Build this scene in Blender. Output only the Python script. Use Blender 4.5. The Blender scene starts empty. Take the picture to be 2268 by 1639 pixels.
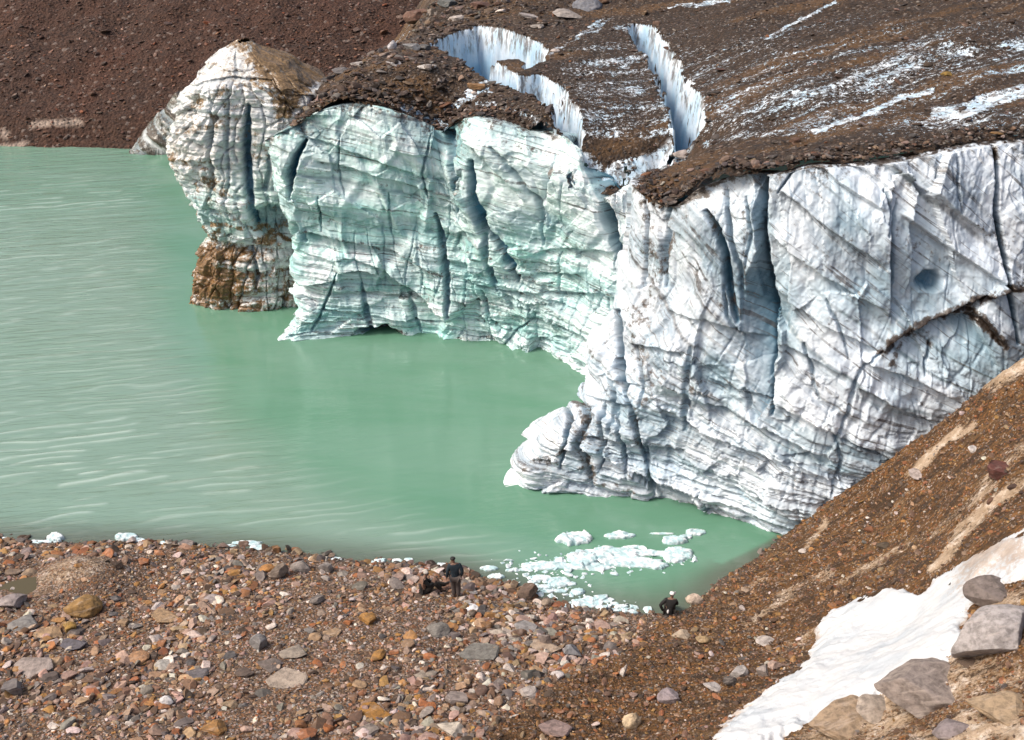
import bpy, math, random
import numpy as np
from mathutils import Matrix, Vector, Euler

# ------------------------------------------------------------------ camera, sky, sun, exposure
SC = bpy.context.scene
COL = SC.collection
CAM_H, PITCH, FOC = 28.5, math.radians(26.0), 2722.0
camd = bpy.data.cameras.new("camera")
cam = bpy.data.objects.new("camera", camd)
COL.objects.link(cam)
cam.location = (0, 0, CAM_H)
cam.rotation_euler = (math.radians(90) - PITCH, 0, 0)
camd.sensor_width = 36
camd.lens = 36 * FOC / 2268
camd.clip_end = 2000
SC.camera = cam
SUN_EL, SUN_AZ = math.radians(48), math.radians(-104)      # azimuth from +Y, clockwise: hazy sun from the left
world = bpy.data.worlds.new("World")
SC.world = world
world.use_nodes = True
wn = world.node_tree
sky = wn.nodes.new("ShaderNodeTexSky")
sky.sky_type = 'NISHITA'
sky.sun_disc = False
sky.sun_elevation = SUN_EL
sky.sun_rotation = SUN_AZ
sky.air_density = 1.0
sky.dust_density = 8.0
sky.ozone_density = 1.0
bg = wn.nodes["Background"]
bg.inputs[1].default_value = 0.15
wn.links.new(sky.outputs[0], bg.inputs[0])
sund = bpy.data.lights.new("sun", 'SUN')
sund.energy = 1.85
sund.angle = math.radians(14)
sund.color = (1.0, 0.94, 0.87)
sun = bpy.data.objects.new("sun", sund)
COL.objects.link(sun)
sun.location = (-40, -20, 60)
sdir = Vector((math.sin(SUN_AZ) * math.cos(SUN_EL), math.cos(SUN_AZ) * math.cos(SUN_EL), math.sin(SUN_EL)))
sun.rotation_euler = sdir.to_track_quat('Z', 'Y').to_euler()
vs = SC.view_settings
vs.view_transform = 'Standard'
vs.look = 'None'
vs.exposure = 0.25
vs.gamma = 1.0

# ------------------------------------------------------------------ maths helpers
CP, SP = math.cos(PITCH), math.sin(PITCH)


def ray(px, py):
    a = (np.asarray(px, float) - 1134.0) / FOC
    b = (819.5 - np.asarray(py, float)) / FOC
    return a, CP + b * SP, -SP + b * CP


def at_y(px, py, Y):
    a, dy, dz = ray(px, py)
    t = np.asarray(Y, float) / dy
    return np.stack([a * t, dy * t, CAM_H + dz * t], -1)


def at_z(px, py, z):
    a, dy, dz = ray(px, py)
    t = (np.asarray(z, float) - CAM_H) / dz
    return np.stack([a * t, dy * t, CAM_H + dz * t], -1)


def proj(P):
    x, y, z = P[..., 0], P[..., 1], P[..., 2] - CAM_H
    t = y * CP - z * SP
    b = (y * SP + z * CP) / t
    return 1134 + FOC * x / t, 819.5 - FOC * b


def hit(px, py, f, t0=15, t1=220, n=1500):
    """first point where the sight line meets the height field z = f(x, y)"""
    a, dy, dz = ray(px, py)
    a, dy, dz = [np.atleast_1d(v) for v in (a, dy, dz)]
    t = np.linspace(t0, t1, n)[None, :]
    X, Y, Z = a[:, None] * t, dy[:, None] * t, CAM_H + dz[:, None] * t
    D = Z - f(X.ravel(), Y.ravel()).reshape(X.shape)
    below = D < 0
    k = np.where(below.any(1), below.argmax(1), n - 1)
    k = np.maximum(k, 1)
    r = np.arange(len(k))
    d0, d1 = D[r, k - 1], D[r, k]
    w = np.clip(d0 / (d0 - d1 + 1e-9), 0, 1)
    tt = t[0, k - 1] + w * (t[0, k] - t[0, k - 1])
    return np.stack([a * tt, dy * tt, CAM_H + dz * tt], -1)


def _hash(i, j, k, s):
    with np.errstate(over='ignore'):
        h = (i.astype(np.int64).astype(np.uint32) * np.uint32(374761393) + j.astype(np.int64).astype(np.uint32) * np.uint32(668265263)
             + k.astype(np.int64).astype(np.uint32) * np.uint32(2246822519) + np.uint32((s * 3266489917) % 4294967296))
        h = (h ^ (h >> np.uint32(15))) * np.uint32(2246822519)
        h = (h ^ (h >> np.uint32(13))) * np.uint32(3266489917)
        h = h ^ (h >> np.uint32(16))
    return h.astype(np.float64) / 4294967296.0


def vnoise(x, y, z=None, s=0):
    x = np.asarray(x, float)
    y = np.asarray(y, float)
    i, j = np.floor(x), np.floor(y)
    u, v = x - i, y - j
    u = u * u * u * (u * (u * 6 - 15) + 10)
    v = v * v * v * (v * (v * 6 - 15) + 10)
    if z is None:
        k = np.zeros_like(i)
        a = _hash(i, j, k, s) * (1 - u) + _hash(i + 1, j, k, s) * u
        b = _hash(i, j + 1, k, s) * (1 - u) + _hash(i + 1, j + 1, k, s) * u
        return (a * (1 - v) + b * v) * 2 - 1
    z = np.asarray(z, float)
    k = np.floor(z)
    w = z - k
    w = w * w * w * (w * (w * 6 - 15) + 10)
    r = 0
    for dk in (0, 1):
        a = _hash(i, j, k + dk, s) * (1 - u) + _hash(i + 1, j, k + dk, s) * u
        b = _hash(i, j + 1, k + dk, s) * (1 - u) + _hash(i + 1, j + 1, k + dk, s) * u
        r = r + (a * (1 - v) + b * v) * (w if dk else 1 - w)
    return r * 2 - 1


def fbm(x, y, z=None, o=4, s=0, g=0.5, ridged=False):
    r, a, t = 0, 1.0, 0
    for q in range(o):
        n = vnoise(x, y, z, s + q * 17)
        if ridged:
            n = 1 - 2 * np.abs(n)
        r = r + a * n
        t += a
        a *= g
        x, y = x * 2.03 + 11.3, y * 2.03 + 5.7
        if z is not None:
            z = z * 2.03 + 3.1
    return r / t


def worley(x, y, s=0):
    i, j = np.floor(x), np.floor(y)
    f1 = np.full(np.shape(x), 9.0)
    f2 = np.full(np.shape(x), 9.0)
    cid = np.zeros(np.shape(x))
    for di in (-1, 0, 1):
        for dj in (-1, 0, 1):
            a, b = i + di, j + dj
            k = np.zeros_like(a)
            h = _hash(a, b, k, s)
            d = np.hypot(a + h - x, b + _hash(a, b, k, s + 91) - y)
            m = d < f1
            f2 = np.where(m, f1, np.minimum(f2, d))
            cid = np.where(m, h, cid)
            f1 = np.where(m, d, f1)
    return f1, f2, cid


def facets(x, y, s=0, off=.5):
    """broken faces: every cell is a flat plate with its own tilt and set-back; also the distance to the plate's edge"""
    i, j = np.floor(x), np.floor(y)
    f1 = np.full(np.shape(x), 9.0)
    f2 = f1.copy()
    D = np.zeros(np.shape(x))
    for di in (-1, 0, 1):
        for dj in (-1, 0, 1):
            a, b = i + di, j + dj
            k = np.zeros_like(a)
            dx, dy = x - a - _hash(a, b, k, s), y - b - _hash(a, b, k, s + 91)
            d = np.hypot(dx, dy)
            m = d < f1
            f2 = np.where(m, f1, np.minimum(f2, d))
            D = np.where(m, (_hash(a, b, k, s + 7) - .5) * 2 * dx + (_hash(a, b, k, s + 8) - .5) * 2 * dy + off * (_hash(a, b, k, s + 9) - .5), D)
            f1 = np.where(m, d, f1)
    return D, f2 - f1


def ss(x, a, b):
    t = np.clip((x - a) / (b - a), 0, 1)
    return t * t * (3 - 2 * t)


def poly_dist(x, y, pts):
    """distance to a polyline, signed side (+ = to the left of its direction), and position along it"""
    x = np.asarray(x, float)
    y = np.asarray(y, float)
    best = np.full(x.shape, 1e9)
    side = np.zeros(x.shape)
    along = np.zeros(x.shape)
    L = 0
    for (x0, y0), (x1, y1) in zip(pts[:-1], pts[1:]):
        ex, ey = x1 - x0, y1 - y0
        l2 = ex * ex + ey * ey + 1e-12
        t = np.clip(((x - x0) * ex + (y - y0) * ey) / l2, 0, 1)
        d = np.hypot(x - x0 - t * ex, y - y0 - t * ey)
        m = d < best
        cr = ex * (y - y0) - ey * (x - x0)
        best = np.where(m, d, best)
        side = np.where(m, np.sign(cr), side)
        along = np.where(m, L + t * math.sqrt(l2), along)
        L += math.sqrt(l2)
    return best, side, along / max(L, 1e-9)


def in_poly(x, y, pts):
    x = np.asarray(x, float)
    y = np.asarray(y, float)
    c = np.zeros(x.shape, bool)
    n = len(pts)
    for k in range(n):
        x0, y0 = pts[k]
        x1, y1 = pts[(k + 1) % n]
        if y0 == y1:
            continue
        c ^= ((y0 > y) != (y1 > y)) & (x < (x1 - x0) * (y - y0) / (y1 - y0) + x0)
    return c


def poly_sd(x, y, pts):
    d, _, _ = poly_dist(x, y, list(pts) + [pts[0]])
    return np.where(in_poly(x, y, pts), d, -d)      # + inside


class RBF:
    def __init__(s, pts, vals, c=1.0):
        s.p = np.asarray(pts, float)
        s.c = c
        n = len(s.p)
        A = np.zeros((n + 3, n + 3))
        r = np.hypot(s.p[:, None, 0] - s.p[None, :, 0], s.p[:, None, 1] - s.p[None, :, 1])
        A[:n, :n] = -np.sqrt(r * r + c * c)
        A[:n, n] = A[n, :n] = 1
        A[:n, n + 1:] = s.p
        A[n + 1:, :n] = s.p.T
        b = np.zeros(n + 3)
        b[:n] = vals
        s.w = np.linalg.lstsq(A, b, rcond=None)[0]

    def __call__(s, x, y):
        n = len(s.p)
        r = s.w[n] + s.w[n + 1] * x + s.w[n + 2] * y
        for k in range(n):
            r = r - s.w[k] * np.sqrt((x - s.p[k, 0]) ** 2 + (y - s.p[k, 1]) ** 2 + s.c ** 2)
        return r


# ------------------------------------------------------------------ mesh helpers
def np_mesh(name, V, F, attrs=None, smooth=True):
    """V (n,3); F (m,k) face corners, all faces of one size"""
    me = bpy.data.meshes.new(name)
    V = np.ascontiguousarray(V, np.float32)
    F = np.ascontiguousarray(F, np.int32)
    m, k = F.shape
    me.vertices.add(len(V))
    me.vertices.foreach_set("co", V.ravel())
    me.loops.add(m * k)
    me.loops.foreach_set("vertex_index", F.ravel())
    me.polygons.add(m)
    me.polygons.foreach_set("loop_start", np.arange(0, m * k, k, dtype=np.int32))
    me.polygons.foreach_set("use_smooth", np.full(m, smooth, bool))
    for an, av in (attrs or {}).items():
        av = np.asarray(av, np.float32)
        if av.ndim == 1:
            a = me.attributes.new(an, 'FLOAT', 'POINT')
            a.data.foreach_set("value", av)
        else:
            a = me.attributes.new(an, 'FLOAT_COLOR', 'POINT')
            if av.shape[1] == 3:
                av = np.concatenate([av, np.ones((len(av), 1), np.float32)], 1)
            a.data.foreach_set("color", np.ascontiguousarray(av).ravel())
    me.update()
    me.validate()
    return me


def grid_faces(nu, nv, keep=None):
    i, j = np.meshgrid(np.arange(nu - 1), np.arange(nv - 1), indexing='ij')
    a = i * nv + j
    F = np.stack([a, a + nv, a + nv + 1, a + 1], -1).reshape(-1, 4)
    if keep is not None:
        F = F[keep.reshape(-1)]
    return F


def compact(V, F, attrs):
    used = np.zeros(len(V), bool)
    used[F.ravel()] = True
    mp = np.cumsum(used) - 1
    return V[used], mp[F], {k: v[used] for k, v in attrs.items()}


def put(name, me, m, parent=None, **props):
    o = bpy.data.objects.new(name, me)
    COL.objects.link(o)
    if m is not None:
        me.materials.clear()
        me.materials.append(m)
    if parent is not None:
        o.parent = parent
    for k, v in props.items():
        o[k] = v
    return o


# ------------------------------------------------------------------ material helper
class Mat:
    def __init__(s, name):
        s.m = bpy.data.materials.new(name)
        s.m.use_nodes = True
        s.t = s.m.node_tree
        s.b = s.t.nodes["Principled BSDF"]
        g = s.t.nodes.new("ShaderNodeNewGeometry")
        s.pos, s.nor = g.outputs[0], g.outputs[1]
        s.objco = s.t.nodes.new("ShaderNodeTexCoord").outputs[3]

    def set(s, node, key, v):
        if isinstance(v, bpy.types.NodeSocket):
            s.t.links.new(v, node.inputs[key])
        else:
            if isinstance(v, tuple) and len(v) == 3 and node.inputs[key].type == 'RGBA':
                v = v + (1,)
            node.inputs[key].default_value = v

    def out(s, **kw):
        for k, v in kw.items():
            s.set(s.b, k.replace('_', ' '), v)
        return s.m

    def attr(s, n):
        a = s.t.nodes.new("ShaderNodeAttribute")
        a.attribute_name = n
        return a

    def sep(s, v):
        a = s.t.nodes.new("ShaderNodeSeparateXYZ")
        s.set(a, 0, v)
        return a.outputs

    def scale(s, v, k, rot=(0, 0, 0)):
        if any(rot):
            a = s.t.nodes.new("ShaderNodeMapping")
            s.set(a, 0, v)
            a.inputs['Rotation'].default_value = rot
            v = a.outputs[0]
        a = s.t.nodes.new("ShaderNodeMapping")
        s.set(a, 0, v)
        a.inputs['Scale'].default_value = k
        return a.outputs[0]

    def noise(s, v, sc=1.0, det=4, ro=.55, dist=0.0, kind='FBM'):
        a = s.t.nodes.new("ShaderNodeTexNoise")
        s.set(a, 'Vector', v)
        s.set(a, 'Scale', sc)
        s.set(a, 'Detail', det)
        s.set(a, 'Roughness', ro)
        s.set(a, 'Distortion', dist)
        return a.outputs[0]

    def noisec(s, v, sc=1.0, det=4):
        a = s.t.nodes.new("ShaderNodeTexNoise")
        s.set(a, 'Vector', v)
        s.set(a, 'Scale', sc)
        s.set(a, 'Detail', det)
        return a.outputs[1]

    def vor(s, v, sc=1.0, feat='F1', out='Distance'):
        a = s.t.nodes.new("ShaderNodeTexVoronoi")
        a.feature = feat
        s.set(a, 'Vector', v)
        s.set(a, 'Scale', sc)
        return a.outputs[out]

    def math(s, op, a, b=0.0, c=0.0, clamp=False):
        n = s.t.nodes.new("ShaderNodeMath")
        n.operation = op
        n.use_clamp = clamp
        s.set(n, 0, a)
        s.set(n, 1, b)
        s.set(n, 2, c)
        return n.outputs[0]

    def vmath(s, op, a, b):
        n = s.t.nodes.new("ShaderNodeVectorMath")
        n.operation = op
        s.set(n, 0, a)
        s.set(n, 1, b)
        return n.outputs[0]

    def step(s, f, a, b, lo=0.0, hi=1.0):
        n = s.t.nodes.new("ShaderNodeMapRange")
        n.interpolation_type = 'SMOOTHSTEP'
        s.set(n, 0, f)
        for k, v in zip((1, 2, 3, 4), (a, b, lo, hi)):
            s.set(n, k, v)
        return n.outputs[0]

    def mix(s, f, a, b, mode='MIX'):
        n = s.t.nodes.new("ShaderNodeMix")
        n.data_type = 'RGBA'
        n.blend_type = mode
        s.set(n, 0, f)
        s.set(n, 6, a)
        s.set(n, 7, b)
        return n.outputs[2]

    def ramp(s, f, stops):
        n = s.t.nodes.new("ShaderNodeValToRGB")
        e = n.color_ramp.elements
        while len(e) < len(stops):
            e.new(0.5)
        for k, (p, c) in enumerate(stops):
            e[k].position = p
            e[k].color = tuple(c) + (1,) if len(c) == 3 else c
        s.set(n, 0, f)
        return n.outputs[0]

    def bump(s, h, st=.5, d=.1, n=None):
        b = s.t.nodes.new("ShaderNodeBump")
        s.set(b, 'Height', h)
        s.set(b, 'Strength', st)
        s.set(b, 'Distance', d)
        if n is not None:
            s.set(b, 'Normal', n)
        return b.outputs[0]


def mat_ice():
    """mask: R = dirt in it, G = clear deep ice, B = bubbly white ice; tint: base hue; lay: metres along and across the layers"""
    M = Mat("glacier_ice")
    r, g, b = M.sep(M.attr("mask").outputs[0])
    tint = M.attr("tint").outputs[0]
    L = M.attr("lay").outputs[1]
    P = M.pos
    cloud = M.noise(P, .8, 6, .62, .8)
    big = M.noise(M.scale(L, (.16, .30, 1)), 1.0, 4, .55)
    band = M.noise(M.scale(L, (.04, 1.15, 1)), 1.0, 4, .55, .2)
    fine = M.noise(M.scale(L, (.16, 7.5, 1)), 1.0, 4, .6, .5)
    hair = M.noise(M.scale(L, (.30, 19.0, 1)), 1.0, 3, .6, .6)
    drip = M.noise(M.scale(L, (5.0, .35, 1)), 1.0, 4, .6)
    patch = M.noise(P, 1.7, 5, .65, .5)
    col = M.mix(M.step(cloud, .42, .62), tint, M.mix(.42, tint, (.80, .86, .91)))
    col = M.mix(M.math('MULTIPLY', M.step(band, .52, .66), .7), col, M.mix(.55, (.84, .89, .92), tint))
    col = M.mix(M.math('MULTIPLY', M.step(band, .48, .38), .72), col, M.mix(.62, tint, (.15, .23, .28)))
    col = M.mix(M.math('MULTIPLY', M.step(big, .48, .64), .6), col, M.mix(.55, tint, (.16, .34, .40)))
    col = M.mix(M.math('MULTIPLY', b, M.step(patch, .30, .55)), col, (.86, .89, .92))
    col = M.mix(M.math('MULTIPLY', M.step(drip, .55, .75), .30), col, (.36, .36, .35))
    col = M.mix(g, col, (.035, .135, .215))
    lines = M.math('MULTIPLY', M.step(fine, .575, .63), M.step(patch, .34, .58))
    col = M.mix(M.math('MULTIPLY', lines, .82), col, (.085, .078, .075))
    hl = M.math('MULTIPLY', M.step(hair, .58, .64), M.step(cloud, .55, .40))
    col = M.mix(M.math('MULTIPLY', hl, .6), col, (.14, .12, .105))
    dn = M.math('ADD', M.math('MULTIPLY', M.noise(P, 3.2, 7, .75), 1.3), -.65)
    df = M.step(M.math('ADD', r, dn), .34, .58)
    soil = M.attr("soil").outputs[0]
    soil = M.mix(M.step(M.noise(P, 9.0, 3, .6), .4, .62), soil, M.mix(.55, soil, (.03, .02, .012)))
    col = M.mix(df, col, soil)
    h = M.math('ADD', M.math('MULTIPLY', M.noise(P, 5.0, 6, .65), .7), M.math('MULTIPLY', fine, 1.2))
    h = M.math('ADD', h, M.math('MULTIPLY', M.vor(P, 2.6, 'F1'), .45))
    h = M.math('ADD', h, M.math('MULTIPLY', hair, .35))
    M.out(Base_Color=col, Roughness=M.step(cloud, .3, .7, .16, .48), Normal=M.bump(h, M.step(M.noise(P, .35, 3), .35, .65, .18, .55), .10))
    M.b.inputs['Specular IOR Level'].default_value = .45
    return M.m


def mat_top():
    """glacier top: R = bare ice showing, G = pale silt, B = ochre"""
    M = Mat("debris_cover")
    r, g, b = M.sep(M.attr("mask").outputs[0])
    P = M.pos
    n1 = M.noise(P, 5.0, 6, .7)
    n2 = M.noise(P, 1.1, 4, .6)
    n3 = M.noise(P, 16.0, 3, .7)
    col = M.ramp(n1, [(.30, (.007, .0045, .003)), (.46, (.029, .0165, .009)), (.60, (.062, .036, .019)), (.78, (.19, .14, .105))])
    col = M.mix(M.step(n2, .48, .72), col, M.mix(.5, col, (.052, .025, .012)))
    col = M.mix(M.math('MULTIPLY', g, .8), col, (.25, .18, .12))
    col = M.mix(M.math('MULTIPLY', b, .75), col, (.13, .068, .024))
    peb = M.vor(P, 9.0, 'F1', 'Color')
    pr = M.sep(peb)[0]
    col = M.mix(M.step(pr, .93, .95, 0, .6), col, (.26, .22, .19))
    col = M.mix(M.step(pr, .16, .12, 0, .8), col, (.025, .02, .018))
    nz = M.sep(M.nor)[2]
    icef = M.math('ADD', r, M.math('MULTIPLY', M.math('ADD', n1, -.5), 2.2))
    icef = M.step(M.math('ADD', icef, M.math('MULTIPLY', M.math('ADD', n3, -.5), 1.3)), .46, .62)
    iceb = M.mix(M.step(M.noise(P, .8, 4), .35, .7), (.72, .80, .87), (.46, .65, .80))
    flute = M.noise(M.scale(P, (5.5, 5.5, .5)), 1.0, 5, .7)
    wallc = M.noise(P, 1.8, 5, .65)
    iceb = M.mix(M.step(flute, .50, .72, 0, .45), iceb, (.36, .56, .72))
    iceb = M.mix(M.attr("deep").outputs[2], iceb, (.10, .30, .50))
    iceb = M.mix(M.step(M.math('ADD', M.math('MULTIPLY', flute, .6), M.math('MULTIPLY', wallc, .6)), .70, .80, 0, .45), iceb, (.14, .115, .10))
    lipd = M.math('MULTIPLY', M.step(M.attr("deep").outputs[2], .22, .02), M.step(M.noise(M.scale(P, (3.5, 3.5, .7)), 1.0, 5, .7), .47, .60))
    iceb = M.mix(M.math('MULTIPLY', lipd, .8), iceb, (.085, .058, .038))
    steep = M.step(nz, .62, .48)
    col = M.mix(M.math('MAXIMUM', icef, M.math('MULTIPLY', steep, M.attr("icy").outputs[2])), col, iceb)
    h = M.math('ADD', M.math('MULTIPLY', n1, 1.0), M.math('MULTIPLY', M.vor(P, 6.0), -.8))
    h = M.math('ADD', h, M.math('MULTIPLY', n3, .35))
    isice = M.math('MAXIMUM', icef, M.math('MULTIPLY', steep, M.attr("icy").outputs[2]))
    h = M.math('ADD', M.math('MULTIPLY', h, M.math('SUBTRACT', 1.0, isice)), M.math('MULTIPLY', flute, M.math('MULTIPLY', isice, .5)))
    return M.out(Base_Color=col, Roughness=M.math('SUBTRACT', .88, M.math('MULTIPLY', isice, .45)), Normal=M.bump(h, .8, .22))


def mat_hill():
    M = Mat("red_scree")
    P = M.pos
    n1 = M.noise(P, 2.6, 7, .72)
    n2 = M.noise(P, .10, 4, .6)
    n4 = M.noise(M.scale(P, (.3, 1.6, 1.6)), 1.0, 5, .6)
    col = M.ramp(n1, [(.30, (.010, .0045, .0025)), (.47, (.038, .0155, .008)), (.60, (.070, .032, .018)), (.80, (.16, .10, .07))])
    col = M.mix(M.step(n2, .42, .66), col, M.mix(.6, col, (.075, .026, .012)))
    col = M.mix(M.step(n4, .55, .75, 0, .5), col, (.05, .028, .018))
    pr = M.sep(M.vor(P, 3.4, 'F1', 'Color'))[0]
    col = M.mix(M.step(pr, .955, .97, 0, .6), col, (.20, .16, .14))
    col = M.mix(M.math('MULTIPLY', M.attr("pale").outputs[2], .8), col, (.42, .33, .27))
    h = M.math('ADD', n1, M.math('MULTIPLY', M.vor(P, 3.4), -.8))
    return M.out(Base_Color=col, Roughness=.9, Normal=M.bump(h, .8, .35))


def mat_ground():
    """beach and moraine slope: R = moraine (brown earth), G = pale silt / dirty ice, B = wet"""
    M = Mat("gravel_ground")
    r, g, b = M.sep(M.attr("mask").outputs[0])
    P = M.pos
    n1 = M.noise(P, 9.0, 6, .72)
    n2 = M.noise(P, 1.3, 4, .6)
    n3 = M.noise(P, 30.0, 3, .7)
    beach = M.ramp(n1, [(.28, (.026, .016, .010)), (.46, (.105, .062, .036)), (.58, (.20, .125, .078)), (.80, (.40, .30, .23))])
    pc = M.vor(P, 15.0, 'F1', 'Color')
    pr, pg, pb = M.sep(pc)
    beach = M.mix(M.step(pr, .78, .84, 0, .8), beach, (.36, .29, .25))
    beach = M.mix(M.step(pg, .80, .86, 0, .8), beach, (.20, .085, .030))
    beach = M.mix(M.step(pb, .82, .88, 0, .8), beach, (.045, .040, .038))
    sn = M.noise(M.scale(P, (1.7, 6.5, 2.6), (0, 0, math.radians(14))), 1.4, 7, .75)
    earth = M.ramp(sn, [(.30, (.012, .006, .0025)), (.45, (.060, .028, .008)), (.58, (.150, .070, .018)), (.80, (.28, .18, .10))])
    earth = M.mix(M.step(pg, .78, .84, 0, .8), earth, (.22, .095, .030))
    earth = M.mix(M.step(pr, .88, .92, 0, .8), earth, (.34, .27, .22))
    earth = M.mix(M.step(n2, .46, .66, 0, .7), earth, (.050, .026, .010))
    gul = M.noise(M.scale(P, (.35, 2.4, 1.0), (0, 0, math.radians(14))), 1.0, 5, .6, .4)
    earth = M.mix(M.step(gul, .50, .62, 0, .75), earth, (.030, .017, .008))
    earth = M.mix(M.step(gul, .44, .34, 0, .5), earth, (.16, .095, .042))
    col = M.mix(r, beach, earth)
    silt = M.ramp(M.noise(P, 2.2, 6, .65), [(.3, (.20, .13, .07)), (.52, (.38, .29, .205)), (.7, (.64, .57, .50))])
    silt = M.mix(M.step(n3, .56, .7, 0, .5), silt, (.16, .11, .07))
    gf = M.step(M.math('ADD', g, M.math('MULTIPLY', M.math('ADD', M.mix(.5, n1, sn), -.5), 3.4)), .34, .85)
    col = M.mix(gf, col, silt)
    col = M.mix(M.math('MULTIPLY', b, .7), col, M.mix(.5, col, (.035, .036, .030)))
    h = M.math('ADD', M.math('MULTIPLY', M.mix(r, n1, sn), 1.0), M.math('MULTIPLY', M.vor(P, 11.0), -.9))
    h = M.math('MULTIPLY', M.math('ADD', h, M.math('MULTIPLY', n3, .4)), M.math('SUBTRACT', 1.0, M.math('MULTIPLY', g, .65)))
    return M.out(Base_Color=col, Roughness=M.math('SUBTRACT', .92, M.math('MULTIPLY', b, .55)), Normal=M.bump(h, .8, .10))


def mat_water():
    M = Mat("milky_water")
    rp = M.attr("ripple").outputs[2]
    sh = M.attr("shallow").outputs[2]
    P = M.pos
    R1 = (0, 0, math.radians(-13))
    w1 = M.noise(M.scale(P, (.22, 1.5, 1), R1), 1.0, 3, .5, .5)
    w2 = M.noise(M.scale(P, (.7, 4.2, 1), (0, 0, math.radians(-7))), 1.0, 3, .55, .4)
    w3 = M.noise(M.scale(P, (.10, .5, 1), R1), 1.0, 2, .5, .3)
    h = M.math('ADD', M.math('MULTIPLY', w1, 1.0), M.math('MULTIPLY', w2, .45))
    gust = M.step(M.noise(M.scale(P, (.05, .13, 1)), 1.0, 3, .6), .3, .7, .55, 1.0)
    h = M.math('MULTIPLY', h, M.math('ADD', M.math('MULTIPLY', M.math('MULTIPLY', rp, gust), .35), .03))
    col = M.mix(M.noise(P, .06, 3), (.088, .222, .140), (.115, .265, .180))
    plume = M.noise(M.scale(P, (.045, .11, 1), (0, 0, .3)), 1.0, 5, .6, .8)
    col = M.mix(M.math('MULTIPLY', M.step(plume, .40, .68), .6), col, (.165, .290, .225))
    col = M.mix(M.math('MULTIPLY', rp, .62), col, (.215, .300, .250))  # silvery sky sheen of the rippled water, painted as a paler base colour
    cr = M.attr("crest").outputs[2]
    col = M.mix(M.math('MULTIPLY', cr, .45), col, (.56, .66, .61))  # sky glints painted as pale colour along the wave crests
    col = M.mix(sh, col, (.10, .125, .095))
    M.out(Base_Color=col, Roughness=M.math('SUBTRACT', .05, M.math('MULTIPLY', rp, .02)), Normal=M.bump(h, 1.0, .5))
    M.b.inputs['IOR'].default_value = 1.42
    M.set(M.b, 'Specular IOR Level', M.math('ADD', .55, M.math('MULTIPLY', rp, .45)))
    return M.m


def mat_rock():
    """scattered stones: vertex colour"""
    M = Mat("mixed_stone")
    c = M.attr("stone").outputs[0]
    P = M.pos
    n = M.noise(P, 9.0, 5, .65)
    col = M.mix(M.step(n, .35, .65), M.mix(.45, c, (.04, .03, .025)), c)
    col = M.mix(M.step(M.noise(P, 4.0, 3), .55, .72, 0, .45), col, M.mix(.5, c, (.5, .42, .36)))
    return M.out(Base_Color=col, Roughness=.8, Normal=M.bump(n, .4, .05))


def mat_boulder():
    """single boulders: colour set on each object"""
    M = Mat("boulder_stone")
    oi = M.t.nodes.new("ShaderNodeObjectInfo")
    c = oi.outputs[1]
    P = M.vmath('ADD', M.pos, M.vmath('MULTIPLY', oi.outputs[5], (17.0, 9.0, 5.0)))
    n = M.noise(P, 5.0, 7, .68)
    st = M.noise(M.scale(P, (1.5, 1.5, 9.0), (.5, .3, 0)), 1.0, 4, .6, .4)
    fine = M.noise(P, 40.0, 3, .7)
    col = M.mix(M.step(n, .34, .62), M.mix(.55, c, (.035, .026, .02)), c)
    col = M.mix(M.step(st, .54, .70, 0, .5), col, M.mix(.5, c, (.55, .47, .41)))
    col = M.mix(M.step(fine, .55, .7, 0, .45), col, M.mix(.6, c, (.04, .035, .03)))
    h = M.math('ADD', n, M.math('MULTIPLY', st, .5))
    h = M.math('ADD', h, M.math('MULTIPLY', fine, .15))
    return M.out(Base_Color=col, Roughness=.82, Normal=M.bump(h, .55, .09))


def mat_snow(name="old_snow", dirt=.0, c=(.55, .565, .58)):
    M = Mat(name)
    P = M.pos
    n = M.noise(P, 3.0, 5, .6)
    f = M.noise(P, 22.0, 4, .7)
    col = M.mix(M.step(M.noise(P, .9, 4), .4, .7), c, (.43, .47, .51))
    sp = M.math('MULTIPLY', M.step(f, .60, .66), M.step(n, .46, .60))
    d = M.math('ADD', M.attr("mask").outputs[2], M.math('MULTIPLY', M.math('ADD', M.noise(P, 6.0, 6, .7), -.5), 1.4))
    col = M.mix(M.math('MULTIPLY', M.step(d, .42, .75), .75), col, M.ramp(n, [(.3, (.20, .12, .06)), (.6, (.42, .33, .26))]))
    col = M.mix(M.math('MULTIPLY', sp, .55), col, (.15, .1, .07))
    h = M.math('ADD', n, M.math('MULTIPLY', f, .25))
    return M.out(Base_Color=col, Roughness=.55, Normal=M.bump(h, .6, .08))


def mat_floe():
    M = Mat("floe_ice")
    P = M.pos
    n = M.noise(P, 4.0, 5, .6)
    col = M.mix(M.step(n, .38, .66), (.40, .57, .60), (.80, .83, .85))
    return M.out(Base_Color=col, Roughness=.4, Normal=M.bump(n, .7, .10))


def mat_plain(name, c, ro=.8, sc=20.0, var=.3):
    M = Mat(name)
    n = M.noise(M.objco, sc, 4, .6)
    col = M.mix(M.step(n, .35, .65), tuple(v * (1 - var) for v in c), c)
    return M.out(Base_Color=col, Roughness=ro, Normal=M.bump(n, .25, .01))


M_ICE, M_TOP, M_HILL, M_GROUND, M_WATER = mat_ice(), mat_top(), mat_hill(), mat_ground(), mat_water()
M_ROCK, M_BOULDER, M_SNOW, M_FLOE = mat_rock(), mat_boulder(), mat_snow(), mat_floe()

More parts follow.
